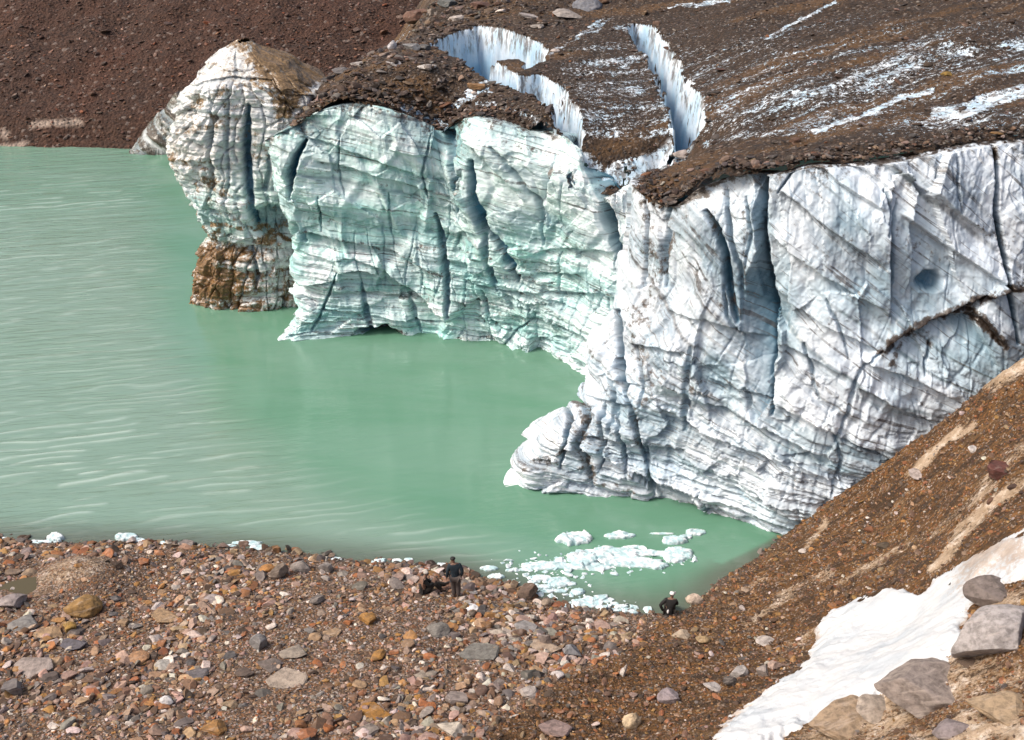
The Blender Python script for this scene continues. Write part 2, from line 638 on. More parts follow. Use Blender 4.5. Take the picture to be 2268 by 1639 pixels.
# ------------------------------------------------------------------ beach and moraine slope
SHORE = [(-200, 1190), (0, 1196), (120, 1202), (260, 1200), (400, 1207), (560, 1218), (700, 1234), (850, 1247), (950, 1252), (1050, 1270),
         (1150, 1304), (1230, 1336), (1350, 1352), (1440, 1360), (1500, 1358), (1600, 1278)]
land_c = []
for px, py in SHORE:
    p = at_z(px, py, 0.02)
    land_c.append(tuple(p))
for px, py, z in [(-100, 1260, .8), (60, 1290, .5), (200, 1290, 1.0), (170, 1250, .95), (300, 1300, .7), (520, 1270, .6), (700, 1290, .6), (900, 1300, .55), (1010, 1324, .5),
                  (1120, 1350, .4), (1300, 1400, .55), (0, 1400, 1.0), (350, 1400, 1.0), (700, 1400, 1.1), (1000, 1420, 1.0),
                  (1200, 1460, 1.0), (0, 1639, 1.8), (400, 1639, 1.8), (800, 1639, 1.8), (1080, 1639, 2.0), (1390, 1432, .95), (1280, 1530, 1.4)]:
    land_c.append(tuple(at_z(px, py, z)))
CREST = [(1480, 1368, 37.5), (1540, 1325, 39.2), (1600, 1280, 40.5), (1730, 1192, 42.4), (1860, 1100, 42.0), (2000, 1000, 41.5), (2130, 905, 41.0), (2200, 845, 40.7), (2268, 800, 40.5), (2400, 705, 40.0), (2600, 560, 39.4)]
for px, py, Y in CREST[3:] + [(2268, 1000, 34.8), (2268, 1200, 30.2), (2268, 1400, 26), (2268, 1639, 22), (2000, 1200, 36.6), (2000, 1400, 31), (1900, 1639, 25.4),
                          (1700, 1400, 34.8), (1700, 1280, 38.9), (1600, 1639, 27.6), (1400, 1639, 29), (2600, 1000, 34), (2600, 1639, 21), (1900, 1500, 28.6)]:
    land_c.append(tuple(at_y(px, py, Y)))
land_c += [(-35, 50, -2.2), (-20, 50, -2.0), (-8, 50, -2.0), (3, 46, -2.0), (8, 50, -2.5), (-35, 58, -3), (0, 58, -3), (-35, 30, 1.9), (-20, 22, 2.6), (0, 22, 3.2), (6, 20, 5.5), (12, 15, 9.0), (22, 15, 12.0), (-40, 15, 3)]
land_c = np.array(land_c)
LAND = RBF(land_c[:, :2], land_c[:, 2], .25)
CREST_W = at_y(*[np.array(v, float) for v in zip(*CREST)])
TOE_W = np.array([at_z(px, py, z) for px, py, z in [(900, 1700, 2.3), (1060, 1639, 2.0), (1180, 1560, 1.5), (1320, 1470, 1.1), (1420, 1410, .9), (1480, 1366, .3), (1490, 1362, .0), (1730, 1192, 0.0)]])
BUMPS = [(-14.3, 0, 1.5, .0)]


def moraine_mask(x, y):
    d, s, _ = poly_dist(x, y, [tuple(p[:2]) for p in TOE_W])
    sd = -d * s + .55 * fbm(x * .5, y * .5, o=3, s=5) + .25 * fbm(x * 3, y * 3, o=2, s=6)
    return ss(sd, -.35, .35)


MOUND = at_z(165, 1262, 0.9)
PUD = at_z(95, 1308, 0.55)


def land_z(x, y, fine=True):
    z = LAND(x, y)
    d, s, t = poly_dist(x, y, [tuple(p[:2]) for p in CREST_W[2:]])
    beyond = np.where((s > 0) & (t > .002), d, 0)
    z = z - 1.3 * np.maximum(beyond - .15, 0)
    z = z + .30 * np.exp(-(((x - MOUND[0]) / 1.6) ** 2 + ((y - MOUND[1]) / 1.0) ** 2))
    z = z - .22 * np.exp(-(((x - PUD[0]) / 1.5) ** 2 + ((y - PUD[1]) / .7) ** 2))
    if fine:
        m = ss(z, .0, .5)
        z = z + m * (.14 * fbm(x * .45, y * .45, o=3, s=1) + .055 * fbm(x * 2.2, y * 2.2, o=3, s=2))
        mm = moraine_mask(x, y)
        u, v = x * .97 - y * .24, x * .24 + y * .97
        z = z + mm * m * (.13 * fbm(u * .22, v * 1.3, o=4, s=4, ridged=True) + .06 * fbm(x * 3.5, y * 3.5, o=3, s=7, ridged=True))
        z = z + (1 - m) * .05 * fbm(x * .9, y * .9, o=3, s=3)
    return z


STREAKS = [([(2020, 1050), (2090, 985), (2150, 940)], 11, 1.25), ([(2060, 1260), (2130, 1180), (2230, 1100), (2268, 1070)], 13, 1.3), ([(1650, 1390), (1740, 1320), (1840, 1270)], 13, .8),
           ([(1860, 1290), (1960, 1235), (2050, 1180)], 8, .7), ([(1740, 1440), (1800, 1405), (1860, 1360)], 12, 1.0), ([(1640, 1310), (1690, 1280)], 11, .8), ([(1780, 1215), (1830, 1160)], 9, .8),
           ([(2190, 850), (2268, 790), (2330, 740)], 24, 1.0), ([(1500, 1420), (1650, 1330)], 10, .45), ([(1880, 1200), (2000, 1110), (2080, 1060)], 10, .5), ([(2160, 1110), (2268, 985)], 16, .8),
           ([(2060, 1190), (2190, 1080)], 12, .6)]
PALE_POLY = [(1690, 1645), (1900, 1560), (2060, 1480), (2130, 1400), (2190, 1330), (2280, 1290), (2500, 1200), (2600, 1700), (1690, 1720)]


def land_attrs(X, Y, Z):
    m = moraine_mask(X, Y)
    px, py = proj(np.stack([X, Y, Z], -1))
    px = px + 14 * fbm(X * 1.5, Y * 1.5, o=3, s=31)
    py = py + 14 * fbm(X * 1.5, Y * 1.5, o=3, s=32)
    g = np.zeros_like(X)
    for pts, w, a in STREAKS:
        d, _, t = poly_dist(px, py, pts)
        g = np.maximum(g, a * (.74 + .45 * fbm(X * 1.3, Y * 1.3, o=4, s=34)) * ss(d, w * 1.7, w * .2))
    sd = poly_sd(px, py, PALE_POLY)
    g = np.maximum(g, ss(sd, -12, 12) * (.62 + .5 * fbm(X * .9, Y * .9, o=3, s=33)))
    md = np.hypot((X - MOUND[0]) / 2.0, (Y - MOUND[1]) / 1.4)
    g = np.maximum(g, .55 * ss(md, 1.15, .5))
    pd = np.hypot((X - PUD[0]) / 1.9, (Y - PUD[1]) / 1.0)
    g = np.maximum(g, .4 * ss(pd, 1.2, .6))
    wet = ss(Z, .22, .02)
    return np.stack([m, np.clip(g, 0, 1), wet], -1)


def build_land():
    xs = np.arange(-44, 36, .085)
    ys = np.arange(14, 52, .085)
    X, Y = np.meshgrid(xs, ys, indexing='ij')
    Z = land_z(X.ravel(), Y.ravel()).reshape(X.shape)
    mk = land_attrs(X.ravel(), Y.ravel(), Z.ravel())
    V = np.stack([X, Y, Z], -1).reshape(-1, 3)
    m = mk[:, 0].reshape(X.shape)
    mc = (m[:-1, :-1] + m[1:, 1:] + m[1:, :-1] + m[:-1, 1:]) / 4
    zc = np.maximum.reduce([Z[:-1, :-1], Z[1:, 1:], Z[1:, :-1], Z[:-1, 1:]])
    ok = zc > -1.6
    for name, sel in (("beach", ok & (mc < .5)), ("moraine_slope", ok & (mc >= .5))):
        v, f, a = compact(V, grid_faces(len(xs), len(ys), sel), {"mask": mk})
        put(name, np_mesh(name, v, f, a), M_GROUND, kind='structure',
            label="stony brown beach at the near shore of the lake" if name == "beach" else "steep brown moraine slope falling to the lake on the right")


build_land()

# ------------------------------------------------------------------ lake
def build_water():
    xs = np.concatenate([[-400, -200, -120, -90], np.arange(-70, -46, .5), np.arange(-46, 12, .2), np.arange(12, 40, .5), [60, 120, 300]])
    ys = np.concatenate([np.arange(24, 35, .5), np.arange(35, 104, .055), np.arange(104, 112, .5), [125, 160, 300]])
    X, Y = np.meshgrid(xs, ys, indexing='ij')
    x, y = X.ravel(), Y.ravel()
    px, py = proj(np.stack([x, y, 0 * x], -1))
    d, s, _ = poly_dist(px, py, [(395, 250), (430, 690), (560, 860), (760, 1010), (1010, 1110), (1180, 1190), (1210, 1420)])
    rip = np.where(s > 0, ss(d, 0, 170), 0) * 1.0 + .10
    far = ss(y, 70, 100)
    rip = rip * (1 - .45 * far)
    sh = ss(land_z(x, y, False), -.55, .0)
    a = math.radians(8)
    u, v = x * math.cos(a) + y * math.sin(a), -x * math.sin(a) + y * math.cos(a)
    stretch = np.interp(y, [38, 60, 104], [3.2, 2.5, 1.7])
    ph = np.interp(y, [38, 60, 104], [0, 33.0, 83.6]) * 1.0 + (v - y) * stretch + 1.1 * fbm(u * .12, v * .30, o=3, s=51) + .45 * fbm(u * .40, v * .9, o=2, s=52)
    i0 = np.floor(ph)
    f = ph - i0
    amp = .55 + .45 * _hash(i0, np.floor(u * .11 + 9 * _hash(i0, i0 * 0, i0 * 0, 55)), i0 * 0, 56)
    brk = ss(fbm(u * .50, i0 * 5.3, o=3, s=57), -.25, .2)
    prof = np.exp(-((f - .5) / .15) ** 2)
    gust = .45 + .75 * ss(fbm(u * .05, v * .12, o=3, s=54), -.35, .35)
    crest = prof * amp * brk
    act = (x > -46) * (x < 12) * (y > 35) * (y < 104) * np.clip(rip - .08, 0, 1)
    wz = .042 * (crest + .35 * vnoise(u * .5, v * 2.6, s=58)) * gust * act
    crest = np.clip(crest * gust * act * 1.1, 0, 1) * ss(y, 106, 80) ** .3  # mask for the glints painted into the water colour
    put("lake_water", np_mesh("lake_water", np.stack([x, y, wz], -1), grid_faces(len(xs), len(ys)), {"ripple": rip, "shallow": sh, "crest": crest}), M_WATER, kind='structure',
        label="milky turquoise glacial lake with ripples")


build_water()

# ------------------------------------------------------------------ far hillside of red scree
def hill_z(x, y):
    ysh = 99.5 + .10 * np.maximum(-x - 20, 0) + 1.2 * fbm(x * .12, x * 0 + 3.3, o=3, s=41) + .035 * np.maximum(x + 20, 0)
    d = y - ysh
    z = np.where(d > 0, .9 * ss(d, 0, 3) + .43 * d, .5 * d)
    z = z + ss(d, 1, 14) * (1.3 * fbm(x * .07, y * .07, o=4, s=42) + .35 * fbm(x * .5, y * .5, o=3, s=43)) + .10 * fbm(x * 1.7, y * 1.7, o=3, s=44)
    return z


def build_hill():
    xs = np.arange(-75, 42, .26)
    ys = np.arange(95, 170, .26)
    X, Y = np.meshgrid(xs, ys, indexing='ij')
    Z = hill_z(X.ravel(), Y.ravel())
    px, py = proj(np.stack([X.ravel(), Y.ravel(), Z], -1))
    pale = np.zeros_like(Z)
    for pts, w in (([(75, 277), (130, 272), (180, 270)], 11), ([(0, 292), (15, 300)], 12), ([(0, 325), (60, 318)], 6)):
        d, _, _ = poly_dist(px + 14 * fbm(X.ravel() * .6, Y.ravel() * .6, o=3, s=45), py, pts)
        pale = np.maximum(pale, ss(d, w, w * .3))
    put("scree_hillside", np_mesh("scree_hillside", np.stack([X.ravel(), Y.ravel(), Z], -1), grid_faces(len(xs), len(ys)), {"pale": pale}), M_HILL, kind='structure',
        label="dark red scree hillside rising from the far shore")


build_hill()

# ------------------------------------------------------------------ glacier: stations of each cliff face, base to rim (px, py, distance)
W0 = None
MAIN = [
    [(740, 700, 70), (740, 640, 70), (740, 540, 70), (730, 480, 70), (700, 430, 70), (680, 340, 70), (672, 262, 70.5)],
    [(700, 700, 66.9), (700, 640, 67), (696, 540, 67), (690, 480, 67), (650, 430, 67), (635, 340, 67), (628, 284, 67)],
    [(615, 760, W0), (650, 712, 62.6), (670, 660, 63), (668, 600, 63.2), (658, 540, 63.4), (640, 480, 63.3), (617, 420, 63.2), (594, 340, 63.4), (600, 290, 63.6)],
    [(690, 755, W0), (705, 700, 62.3), (718, 640, 62.5), (722, 590, 62.7), (692, 520, 63), (662, 450, 62.8), (652, 400, 62.8), (650, 320, 63.2), (655, 258, 63.8)],
    [(800, 749, W0), (790, 690, 62.7), (780, 620, 62.7), (770, 560, 62.9), (750, 480, 62.8), (740, 400, 62.8), (735, 300, 63.3), (735, 224, 64)],
    [(960, 746, W0), (960, 690, 62.8), (950, 620, 63), (930, 540, 63.2), (920, 450, 63), (905, 360, 63.2), (895, 290, 63.6), (890, 238, 64.2)],
    [(1060, 756, W0), (1050, 690, 62.3), (1030, 600, 62.6), (1010, 500, 62.6), (990, 400, 63.0), (978, 330, 63.7), (970, 276, 64.7)],
    [(1130, 764, W0), (1125, 690, 61.6), (1115, 600, 61.7), (1095, 500, 61.5), (1060, 400, 61.7), (1040, 320, 62.1), (1045, 246, 63.2)],
    [(1190, 773, W0), (1190, 700, 60.8), (1195, 600, 60.6), (1200, 500, 60.3), (1190, 400, 60.4), (1180, 330, 61.0), (1170, 276, 62)],
    [(1250, 793, W0), (1255, 720, 59.5), (1270, 620, 59.3), (1290, 520, 58.8), (1290, 430, 58.8), (1275, 350, 59.5), (1250, 294, 60.8)],
    [(1310, 826, W0), (1320, 760, 57.8), (1340, 650, 57.8), (1360, 560, 57.6), (1350, 480, 57.6), (1342, 446, 57.7), (1332, 424, 58.2)],
    [(1400, 845, W0), (1400, 760, 56.5), (1400, 650, 57), (1400, 560, 57.2), (1395, 480, 57.4), (1390, 440, 57.8), (1388, 396, 59.0)],
    [(1500, 850, W0), (1500, 700, 56), (1500, 560, 56.5), (1490, 480, 57), (1480, 440, 57.8), (1475, 372, 59.6)],
]
NEAR = [
    [(1440, 835, 57), (1450, 700, 57.5), (1460, 560, 57.9), (1470, 450, 58.2), (1485, 352, 59.6)],
    [(1240, 1000, 51.5), (1340, 880, 52.3), (1412, 720, 53), (1432, 560, 53.6), (1446, 378, 54.2)],
    [(1185, 1080, W0), (1205, 1005, 47), (1245, 950, 47.5), (1318, 872, 48.2), (1345, 780, 48.5), (1388, 690, 48.6), (1397, 560, 48.9), (1404, 402, 49.4)],
    [(1240, 1087, W0), (1260, 1030, 46.6), (1290, 960, 47), (1335, 880, 47.4), (1390, 800, 47.6), (1430, 690, 47.6), (1445, 560, 47.8), (1440, 426, 48.7)],
    [(1310, 1097, W0), (1325, 1030, 46), (1350, 960, 46.3), (1400, 870, 46.6), (1440, 780, 46.7), (1480, 680, 46.8), (1490, 560, 46.9), (1490, 443, 47.5)],
    [(1400, 1106, W0), (1410, 1020, 45.6), (1430, 930, 45.9), (1470, 830, 46), (1510, 720, 46.1), (1540, 580, 46), (1545, 470, 46.2), (1550, 398, 47)],
    [(1480, 1111, W0), (1490, 1020, 45.4), (1510, 920, 45.5), (1545, 800, 45.5), (1580, 680, 45.5), (1610, 540, 45.4), (1630, 450, 45.5), (1645, 370, 46)],
    [(1555, 1134, W0), (1570, 1040, 44.6), (1600, 920, 44.8), (1640, 800, 44.9), (1680, 680, 45), (1700, 560, 44.9), (1710, 450, 44.9), (1715, 370, 45.4)],
    [(1640, 1162, W0), (1660, 1040, 43.9), (1690, 920, 44), (1730, 800, 44.2), (1770, 680, 44.3), (1790, 560, 44.3), (1800, 450, 44.5), (1800, 350, 45.2)],
    [(1720, 1183, W0), (1750, 1040, 43), (1790, 900, 43.3), (1830, 760, 43.6), (1860, 620, 43.8), (1880, 480, 44), (1890, 347, 45)],
    [(1830, 1200, W0), (1860, 1060, 42.6), (1900, 900, 43), (1940, 740, 43.4), (1960, 600, 43.7), (1975, 460, 44.1), (1985, 337, 45.2)],
    [(2000, 1215, W0), (2020, 1060, 42.8), (2050, 900, 42.9), (2080, 740, 43.2), (2100, 600, 43.8), (2115, 440, 44.5), (2125, 306, 45.6)],
    [(2180, 1220, W0), (2190, 1060, 42.6), (2210, 900, 42.9), (2230, 740, 43.2), (2250, 600, 43.8), (2260, 440, 44.7), (2272, 290, 46)],
    [(2420, 1230, W0), (2430, 1060, 42.8), (2440, 900, 43), (2440, 600, 44), (2450, 270, 46.5)],
    [(2800, 1250, W0), (2800, 900, 43), (2800, 600, 44.2), (2800, 240, 47)],
]


def station(st):
    P = []
    for px, py, Y in st:
        P.append(at_z(px, py, 0.0) if Y is None else at_y(px, py, Y))
    return np.array(P)


def resample(P, n):
    d = np.r_[0, np.cumsum(np.linalg.norm(np.diff(P, axis=0), axis=1))]
    t = np.linspace(0, d[-1], n)
    out = np.empty((n, P.shape[1]))
    # monotone-ish cubic (Catmull-Rom on chord length)
    m = np.gradient(P, d, axis=0)
    k = np.clip(np.searchsorted(d, t, side='right') - 1, 0, len(d) - 2)
    h = (d[k + 1] - d[k])[:, None]
    u = ((t - d[k])[:, None]) / h
    out = (2 * u ** 3 - 3 * u ** 2 + 1) * P[k] + (u ** 3 - 2 * u ** 2 + u) * h * m[k] + (-2 * u ** 3 + 3 * u ** 2) * P[k + 1] + (u ** 3 - u ** 2) * h * m[k + 1]
    return out


def loft(sts, nu, nv):
    rows = []
    for st in sts:
        P = station(st)
        b = P[0].copy()
        b[2] -= 1.2
        P = np.vstack([b[None], P]) if P[0, 2] < .1 else P
        rows.append(resample(P, 64))
    A = np.array(rows)                                   # (ns, 64, 3)
    ref = A[:, 20]
    d = np.r_[0, np.cumsum(np.linalg.norm(np.diff(A[:, :, :2].mean(1), axis=0), axis=1))]
    t = np.linspace(0, d[-1], nu)
    B = np.empty((nu, 64, 3))
    m = np.gradient(A, d, axis=0)
    k = np.clip(np.searchsorted(d, t, side='right') - 1, 0, len(d) - 2)
    h = (d[k + 1] - d[k])[:, None, None]
    u = (t - d[k])[:, None, None] / h
    B = (2 * u ** 3 - 3 * u ** 2 + 1) * A[k] + (u ** 3 - 2 * u ** 2 + u) * h * m[k] + (-2 * u ** 3 + 3 * u ** 2) * A[k + 1] + (u ** 3 - u ** 2) * h * m[k + 1]
    v = np.linspace(0, 63, nv)
    j = np.clip(v.astype(int), 0, 62)
    w = (v - j)[None, :, None]
    return B[:, j] * (1 - w) + B[:, j + 1] * w


def out_normals(G):
    du = np.gradient(G, axis=0)
    dv = np.gradient(G, axis=1)
    N = np.cross(du, dv)
    N /= np.linalg.norm(N, axis=-1, keepdims=True) + 1e-9
    for ax in (0, 1):                                    # smooth the directions
        for _ in range(3):
            N = (N + np.roll(N, 6, ax) + np.roll(N, -6, ax)) / 3
    N[..., 2] *= .5
    N /= np.linalg.norm(N, axis=-1, keepdims=True) + 1e-9
    return N


def cracks(px, py, lst):
    """grooves: (points, width px, depth m). returns displacement and clear-ice mask"""
    D = np.zeros_like(px)
    Gm = np.zeros_like(px)
    for pts, w, dep in lst:
        xs = [p[0] for p in pts]
        ys = [p[1] for p in pts]
        b = (px > min(xs) - 5 * w) & (px < max(xs) + 5 * w) & (py > min(ys) - 5 * w) & (py < max(ys) + 5 * w)
        if not b.any():
            continue
        jx = 4.5 * fbm(px[b] / 34, py[b] / 34, o=4, s=71, g=.65)
        d, s, t = poly_dist(px[b] + jx, py[b], pts)
        tap = .35 + .65 * np.sin(np.clip(t, 0.02, .98) * math.pi) ** .5
        q = np.clip(1 - d / (w * tap), 0, 1)
        D[b] -= dep * tap * (.40 * q + .60 * ss(q, .30, .62))
        Gm[b] = np.maximum(Gm[b], min(1, dep) * ss(q, .15, .7))
    return D, Gm


def steps(px, py, lst):
    """ledges: (points, out m, fade px): the side to the right of the direction (in picture sense: clockwise) stands out"""
    D = np.zeros_like(px)
    for pts, a, fade in lst:
        xs = [p[0] for p in pts]
        ys = [p[1] for p in pts]
        m = fade * 3
        b = (px > min(xs) - m) & (px < max(xs) + m) & (py > min(ys) - m) & (py < max(ys) + m)
        if not b.any():
            continue
        jy = 4 * fbm(px[b] / 30, py[b] / 30, o=3, s=73)
        d, s, t = poly_dist(px[b], py[b] + jy, pts)
        e = ss(t, 0, .12) * ss(t, 1, .88)
        sd = -d * s
        D[b] += a * e * (ss(sd, -2.5, 2.5) - .5) * np.exp(-(d / fade) ** 1.2)
    return D



# ------------------------------------------------------------------ the two long ice cliffs
MAIN_CRACKS = [([(676, 312), (655, 345), (638, 395), (630, 445)], 15, 1.1), ([(1045, 358), (1052, 420), (1078, 498), (1128, 550), (1156, 606)], 17, 1.0),
               ([(982, 240), (988, 310), (1018, 390), (1016, 470)], 14, .8), ([(962, 478), (988, 570), (1000, 690)], 12, .7), ([(1068, 480), (1085, 560), (1103, 640)], 11, .6),
               ([(1070, 640), (1078, 690), (1110, 735)], 7, .4), ([(1290, 335), (1312, 392), (1334, 446), (1340, 490), (1354, 532), (1380, 577), (1394, 622)], 19, 1.7),
               ([(1095, 325), (1150, 385), (1190, 440), (1220, 500)], 8, .35), ([(1365, 560), (1362, 585), (1385, 615)], 8, .5), ([(905, 660), (918, 700), (930, 742)], 8, .35),
               ([(600, 520), (640, 500), (668, 540)], 9, .6), ([(745, 610), (722, 670), (690, 740)], 7, .35), ([(860, 430), (866, 520)], 5, .25), ([(945, 300), (935, 380), (948, 440)], 5, .3),
               ([(750, 300), (748, 380), (760, 440)], 4, .25), ([(1240, 560), (1232, 640), (1245, 700)], 5, .25), ([(800, 640), (812, 700), (828, 745)], 12, .5), ([(1128, 590), (1146, 600), (1152, 622)], 9, .8),
               ([(1180, 420), (1200, 470), (1208, 540)], 6, .3), ([(700, 440), (706, 520)], 5, .3), ([(1300, 640), (1330, 660), (1345, 700)], 5, .3), ([(1115, 765), (1140, 735), (1180, 705)], 5, .3)]
MAIN_STEPS = [([(652, 300), (720, 318), (800, 345), (960, 398)], .35, 40), ([(690, 358), (800, 380), (960, 424)], .5, 45), ([(640, 518), (760, 540), (850, 552), (985, 602)], .55, 45),
              ([(845, 596), (905, 636), (965, 676), (1006, 718)], 1.5, 75), ([(1000, 545), (1080, 570), (1160, 600), (1300, 608)], .5, 40), ([(1000, 600), (1120, 640), (1380, 660)], .4, 35),
              ([(1120, 690), (1250, 720), (1340, 770)], .4, 35), ([(840, 612), (780, 600), (745, 612)], -.9, 45), ([(700, 690), (820, 702), (960, 716)], .4, 30), ([(1160, 560), (1260, 545), (1370, 560)], .4, 30),
              ([(1010, 300), (1060, 330), (1120, 390), (1170, 450)], .5, 40), ([(860, 330), (960, 350)], .3, 30), ([(1000, 500), (1080, 520)], .35, 25), ([(660, 460), (850, 470), (975, 500)], .3, 30), ([(730, 650), (900, 660)], .3, 30)]
MAIN_DIRT = [([(640, 305), (800, 345), (960, 398), (1000, 420)], 5, .42), ([(690, 360), (960, 424)], 4, .40), ([(650, 520), (850, 552), (985, 602)], 7, .48), ([(600, 290), (690, 235), (880, 238), (965, 275), (1050, 245), (1200, 285)], 9, .55),
             ([(1000, 600), (1160, 615), (1390, 660)], 6, .46), ([(700, 690), (960, 720)], 8, .45), ([(820, 715), (835, 740), (900, 745)], 13, .62), ([(860, 570), (985, 606)], 6, .5), ([(1250, 690), (1350, 700)], 9, .42),
             ([(985, 250), (1000, 330), (1060, 400)], 7, .5), ([(800, 540), (840, 560)], 6, .5), ([(750, 745), (1100, 752)], 5, .5)]
MAIN_WHITE = [[(1180, 280), (1240, 285), (1290, 350), (1335, 430), (1400, 390), (1480, 380), (1420, 560), (1395, 600), (1340, 560), (1270, 500), (1230, 400), (1190, 330)],
              [(670, 545), (740, 540), (742, 610), (700, 690), (620, 765), (610, 755), (660, 680), (675, 610)], [(765, 545), (800, 538), (832, 575), (835, 600), (790, 605), (765, 600)]]

NEAR_CRACKS = [([(1545, 468), (1580, 520), (1604, 580), (1612, 640), (1634, 712)], 15, .9), ([(2192, 312), (2200, 380), (2206, 470), (2224, 570), (2238, 650), (2256, 760)], 10, .9), ([(1380, 690), (1376, 790), (1384, 868)], 14, 1.0),
               ([(1384, 868), (1402, 930), (1414, 970), (1432, 1035)], 9, .6), ([(1292, 870), (1302, 930), (1282, 990), (1312, 1085)], 12, .55), ([(1958, 420), (1972, 470), (1966, 520)], 7, .45), ([(1696, 380), (1690, 450), (1693, 540), (1704, 640), (1714, 740), (1712, 850), (1712, 915)], 12, .8),
               ([(1530, 770), (1522, 860), (1512, 960)], 13, .35), ([(1590, 420), (1600, 480), (1612, 540), (1640, 600), (1645, 690)], 9, .4), ([(1650, 860), (1660, 900), (1676, 930)], 11, .4), ([(1950, 775), (1905, 812), (1890, 842), (1876, 900), (1850, 960), (1860, 1010), (1840, 1090)], 8, .28), ([(1275, 890), (1262, 960), (1240, 1040)], 7, .5), ([(1330, 885), (1335, 960), (1325, 1050)], 7, .5), ([(1362, 900), (1374, 980), (1386, 1060)], 6, .4), ([(1410, 760), (1424, 840), (1418, 900)], 6, .4),
               ([(2064, 760), (2052, 800), (2048, 830)], 6, .35), ([(1430, 980), (1440, 1060), (1448, 1100)], 7, .4), ([(1490, 420), (1470, 470), (1455, 560), (1462, 640)], 9, .45), ([(1420, 440), (1424, 540), (1412, 640)], 7, .4), ([(1345, 830), (1360, 880), (1350, 960)], 7, .4),
               ([(1760, 372), (1720, 430)], 5, .3), ([(1640, 440), (1660, 520), (1650, 600)], 7, .3), ([(1830, 660), (1860, 720), (1880, 790)], 5, .25), ([(1780, 760), (1800, 830), (1815, 880)], 6, .3), ([(2100, 320), (2108, 400), (2120, 470)], 5, .3), ([(1985, 440), (1978, 560), (1972, 700)], 6, .3),
               ([(1550, 1090), (1566, 1120), (1560, 1140)], 6, .4), ([(1600, 640), (1612, 700), (1640, 740)], 6, .3)]
NEAR_STEPS = [([(1800, 345), (1850, 400), (1960, 470)], .4, 35), ([(1720, 420), (1860, 520), (1960, 590)], .45, 40), ([(1700, 520), (1840, 620), (1970, 690)], .4, 40), ([(1700, 640), (1830, 720), (1950, 775)], .4, 40),
              ([(1940, 350), (2060, 430), (2200, 530)], .4, 40), ([(1990, 470), (2120, 560), (2240, 640)], .4, 40), ([(1720, 760), (1880, 830)], .35, 35), ([(1900, 790), (2000, 830), (2130, 890)], .5, 35),
              ([(1890, 842), (1990, 900), (2080, 940)], .5, 35), ([(1860, 960), (1960, 1000), (2040, 1030)], .4, 30), ([(1560, 840), (1700, 880), (1860, 960)], .4, 40), ([(1480, 860), (1640, 920), (1850, 1020)], .45, 40),
              ([(1420, 880), (1560, 960), (1830, 1070)], .35, 35), ([(1440, 1058), (1520, 1082), (1564, 1136)], .9, 40), ([(1310, 880), (1400, 900)], .35, 25), ([(1290, 960), (1400, 985), (1520, 1000)], .4, 30),
              ([(1470, 690), (1600, 720), (1700, 760)], .35, 35), ([(1230, 990), (1300, 1000), (1380, 1040)], .5, 30), ([(2268, 632), (2180, 655), (2080, 708), (1990, 750), (1955, 775)], -.7, 45), ([(2080, 706), (2170, 700), (2225, 765)], .4, 25),
              ([(1880, 345), (1985, 430)], .35, 30), ([(1975, 380), (1968, 560), (1975, 720)], -.5, 60), ([(1620, 980), (1850, 1060)], .35, 30), ([(1400, 760), (1520, 780)], .35, 30)]
NEAR_DIRT = [([(2280, 628), (2200, 650), (2085, 705), (1990, 748), (1952, 778)], 17, .84), ([(2085, 705), (2150, 692), (2180, 712), (2220, 762)], 17, .80), ([(2010, 742), (2058, 748), (2066, 768)], 13, .70), ([(1290, 865), (1300, 930), (1285, 1000), (1312, 1060)], 20, .62),
             ([(1190, 1030), (1240, 1005), (1280, 990)], 20, .56), ([(1260, 1040), (1300, 1030), (1330, 1080)], 22, .48), ([(1320, 780), (1300, 860), (1290, 930)], 12, .55), ([(1425, 430), (1432, 560), (1440, 660), (1420, 740)], 46, .49), ([(1412, 690), (1425, 790), (1440, 880)], 28, .52), ([(1400, 900), (1420, 1000)], 16, .5), ([(1490, 455), (1470, 540), (1450, 620)], 14, .55),
             ([(1405, 402), (1480, 440), (1550, 405), (1650, 372), (1720, 368), (1800, 352), (1985, 338), (2125, 306), (2280, 288)], 15, .72), ([(1415, 410), (1480, 452), (1530, 425)], 24, .85), ([(1545, 470), (1604, 580), (1634, 712)], 8, .55), ([(2190, 308), (2202, 350)], 12, .75), ([(1690, 372), (1695, 420)], 11, .75),
             ([(1300, 850), (1380, 700)], 9, .5), ([(1745, 380), (1960, 540)], 6, .42), ([(1700, 520), (1970, 690)], 6, .42), ([(1710, 640), (1950, 775)], 5, .42), ([(1990, 380), (2240, 560)], 7, .40), ([(1990, 470), (2250, 660)], 6, .38), ([(1900, 850), (2120, 960)], 7, .45), ([(1890, 800), (2050, 900)], 5, .4),
             ([(1320, 1070), (1400, 1090)], 12, .55), ([(1320, 960), (1350, 1040)], 12, .5), ([(1640, 480), (1652, 700)], 8, .48), ([(1970, 800), (2000, 770)], 12, .6)]
NEAR_WHITE = [[(1130, 1080), (1150, 1010), (1210, 945), (1265, 880), (1290, 900), (1270, 1000), (1240, 1090)], [(1460, 560), (1530, 520), (1540, 620), (1480, 640)]]
NEAR_SLOT = ([(1652, 372), (1664, 470), (1676, 560), (1644, 620), (1640, 700), (1648, 800), (1662, 905)], [(1700, 372), (1691, 450), (1693, 540), (1704, 640), (1714, 740), (1711, 850), (1714, 920)])


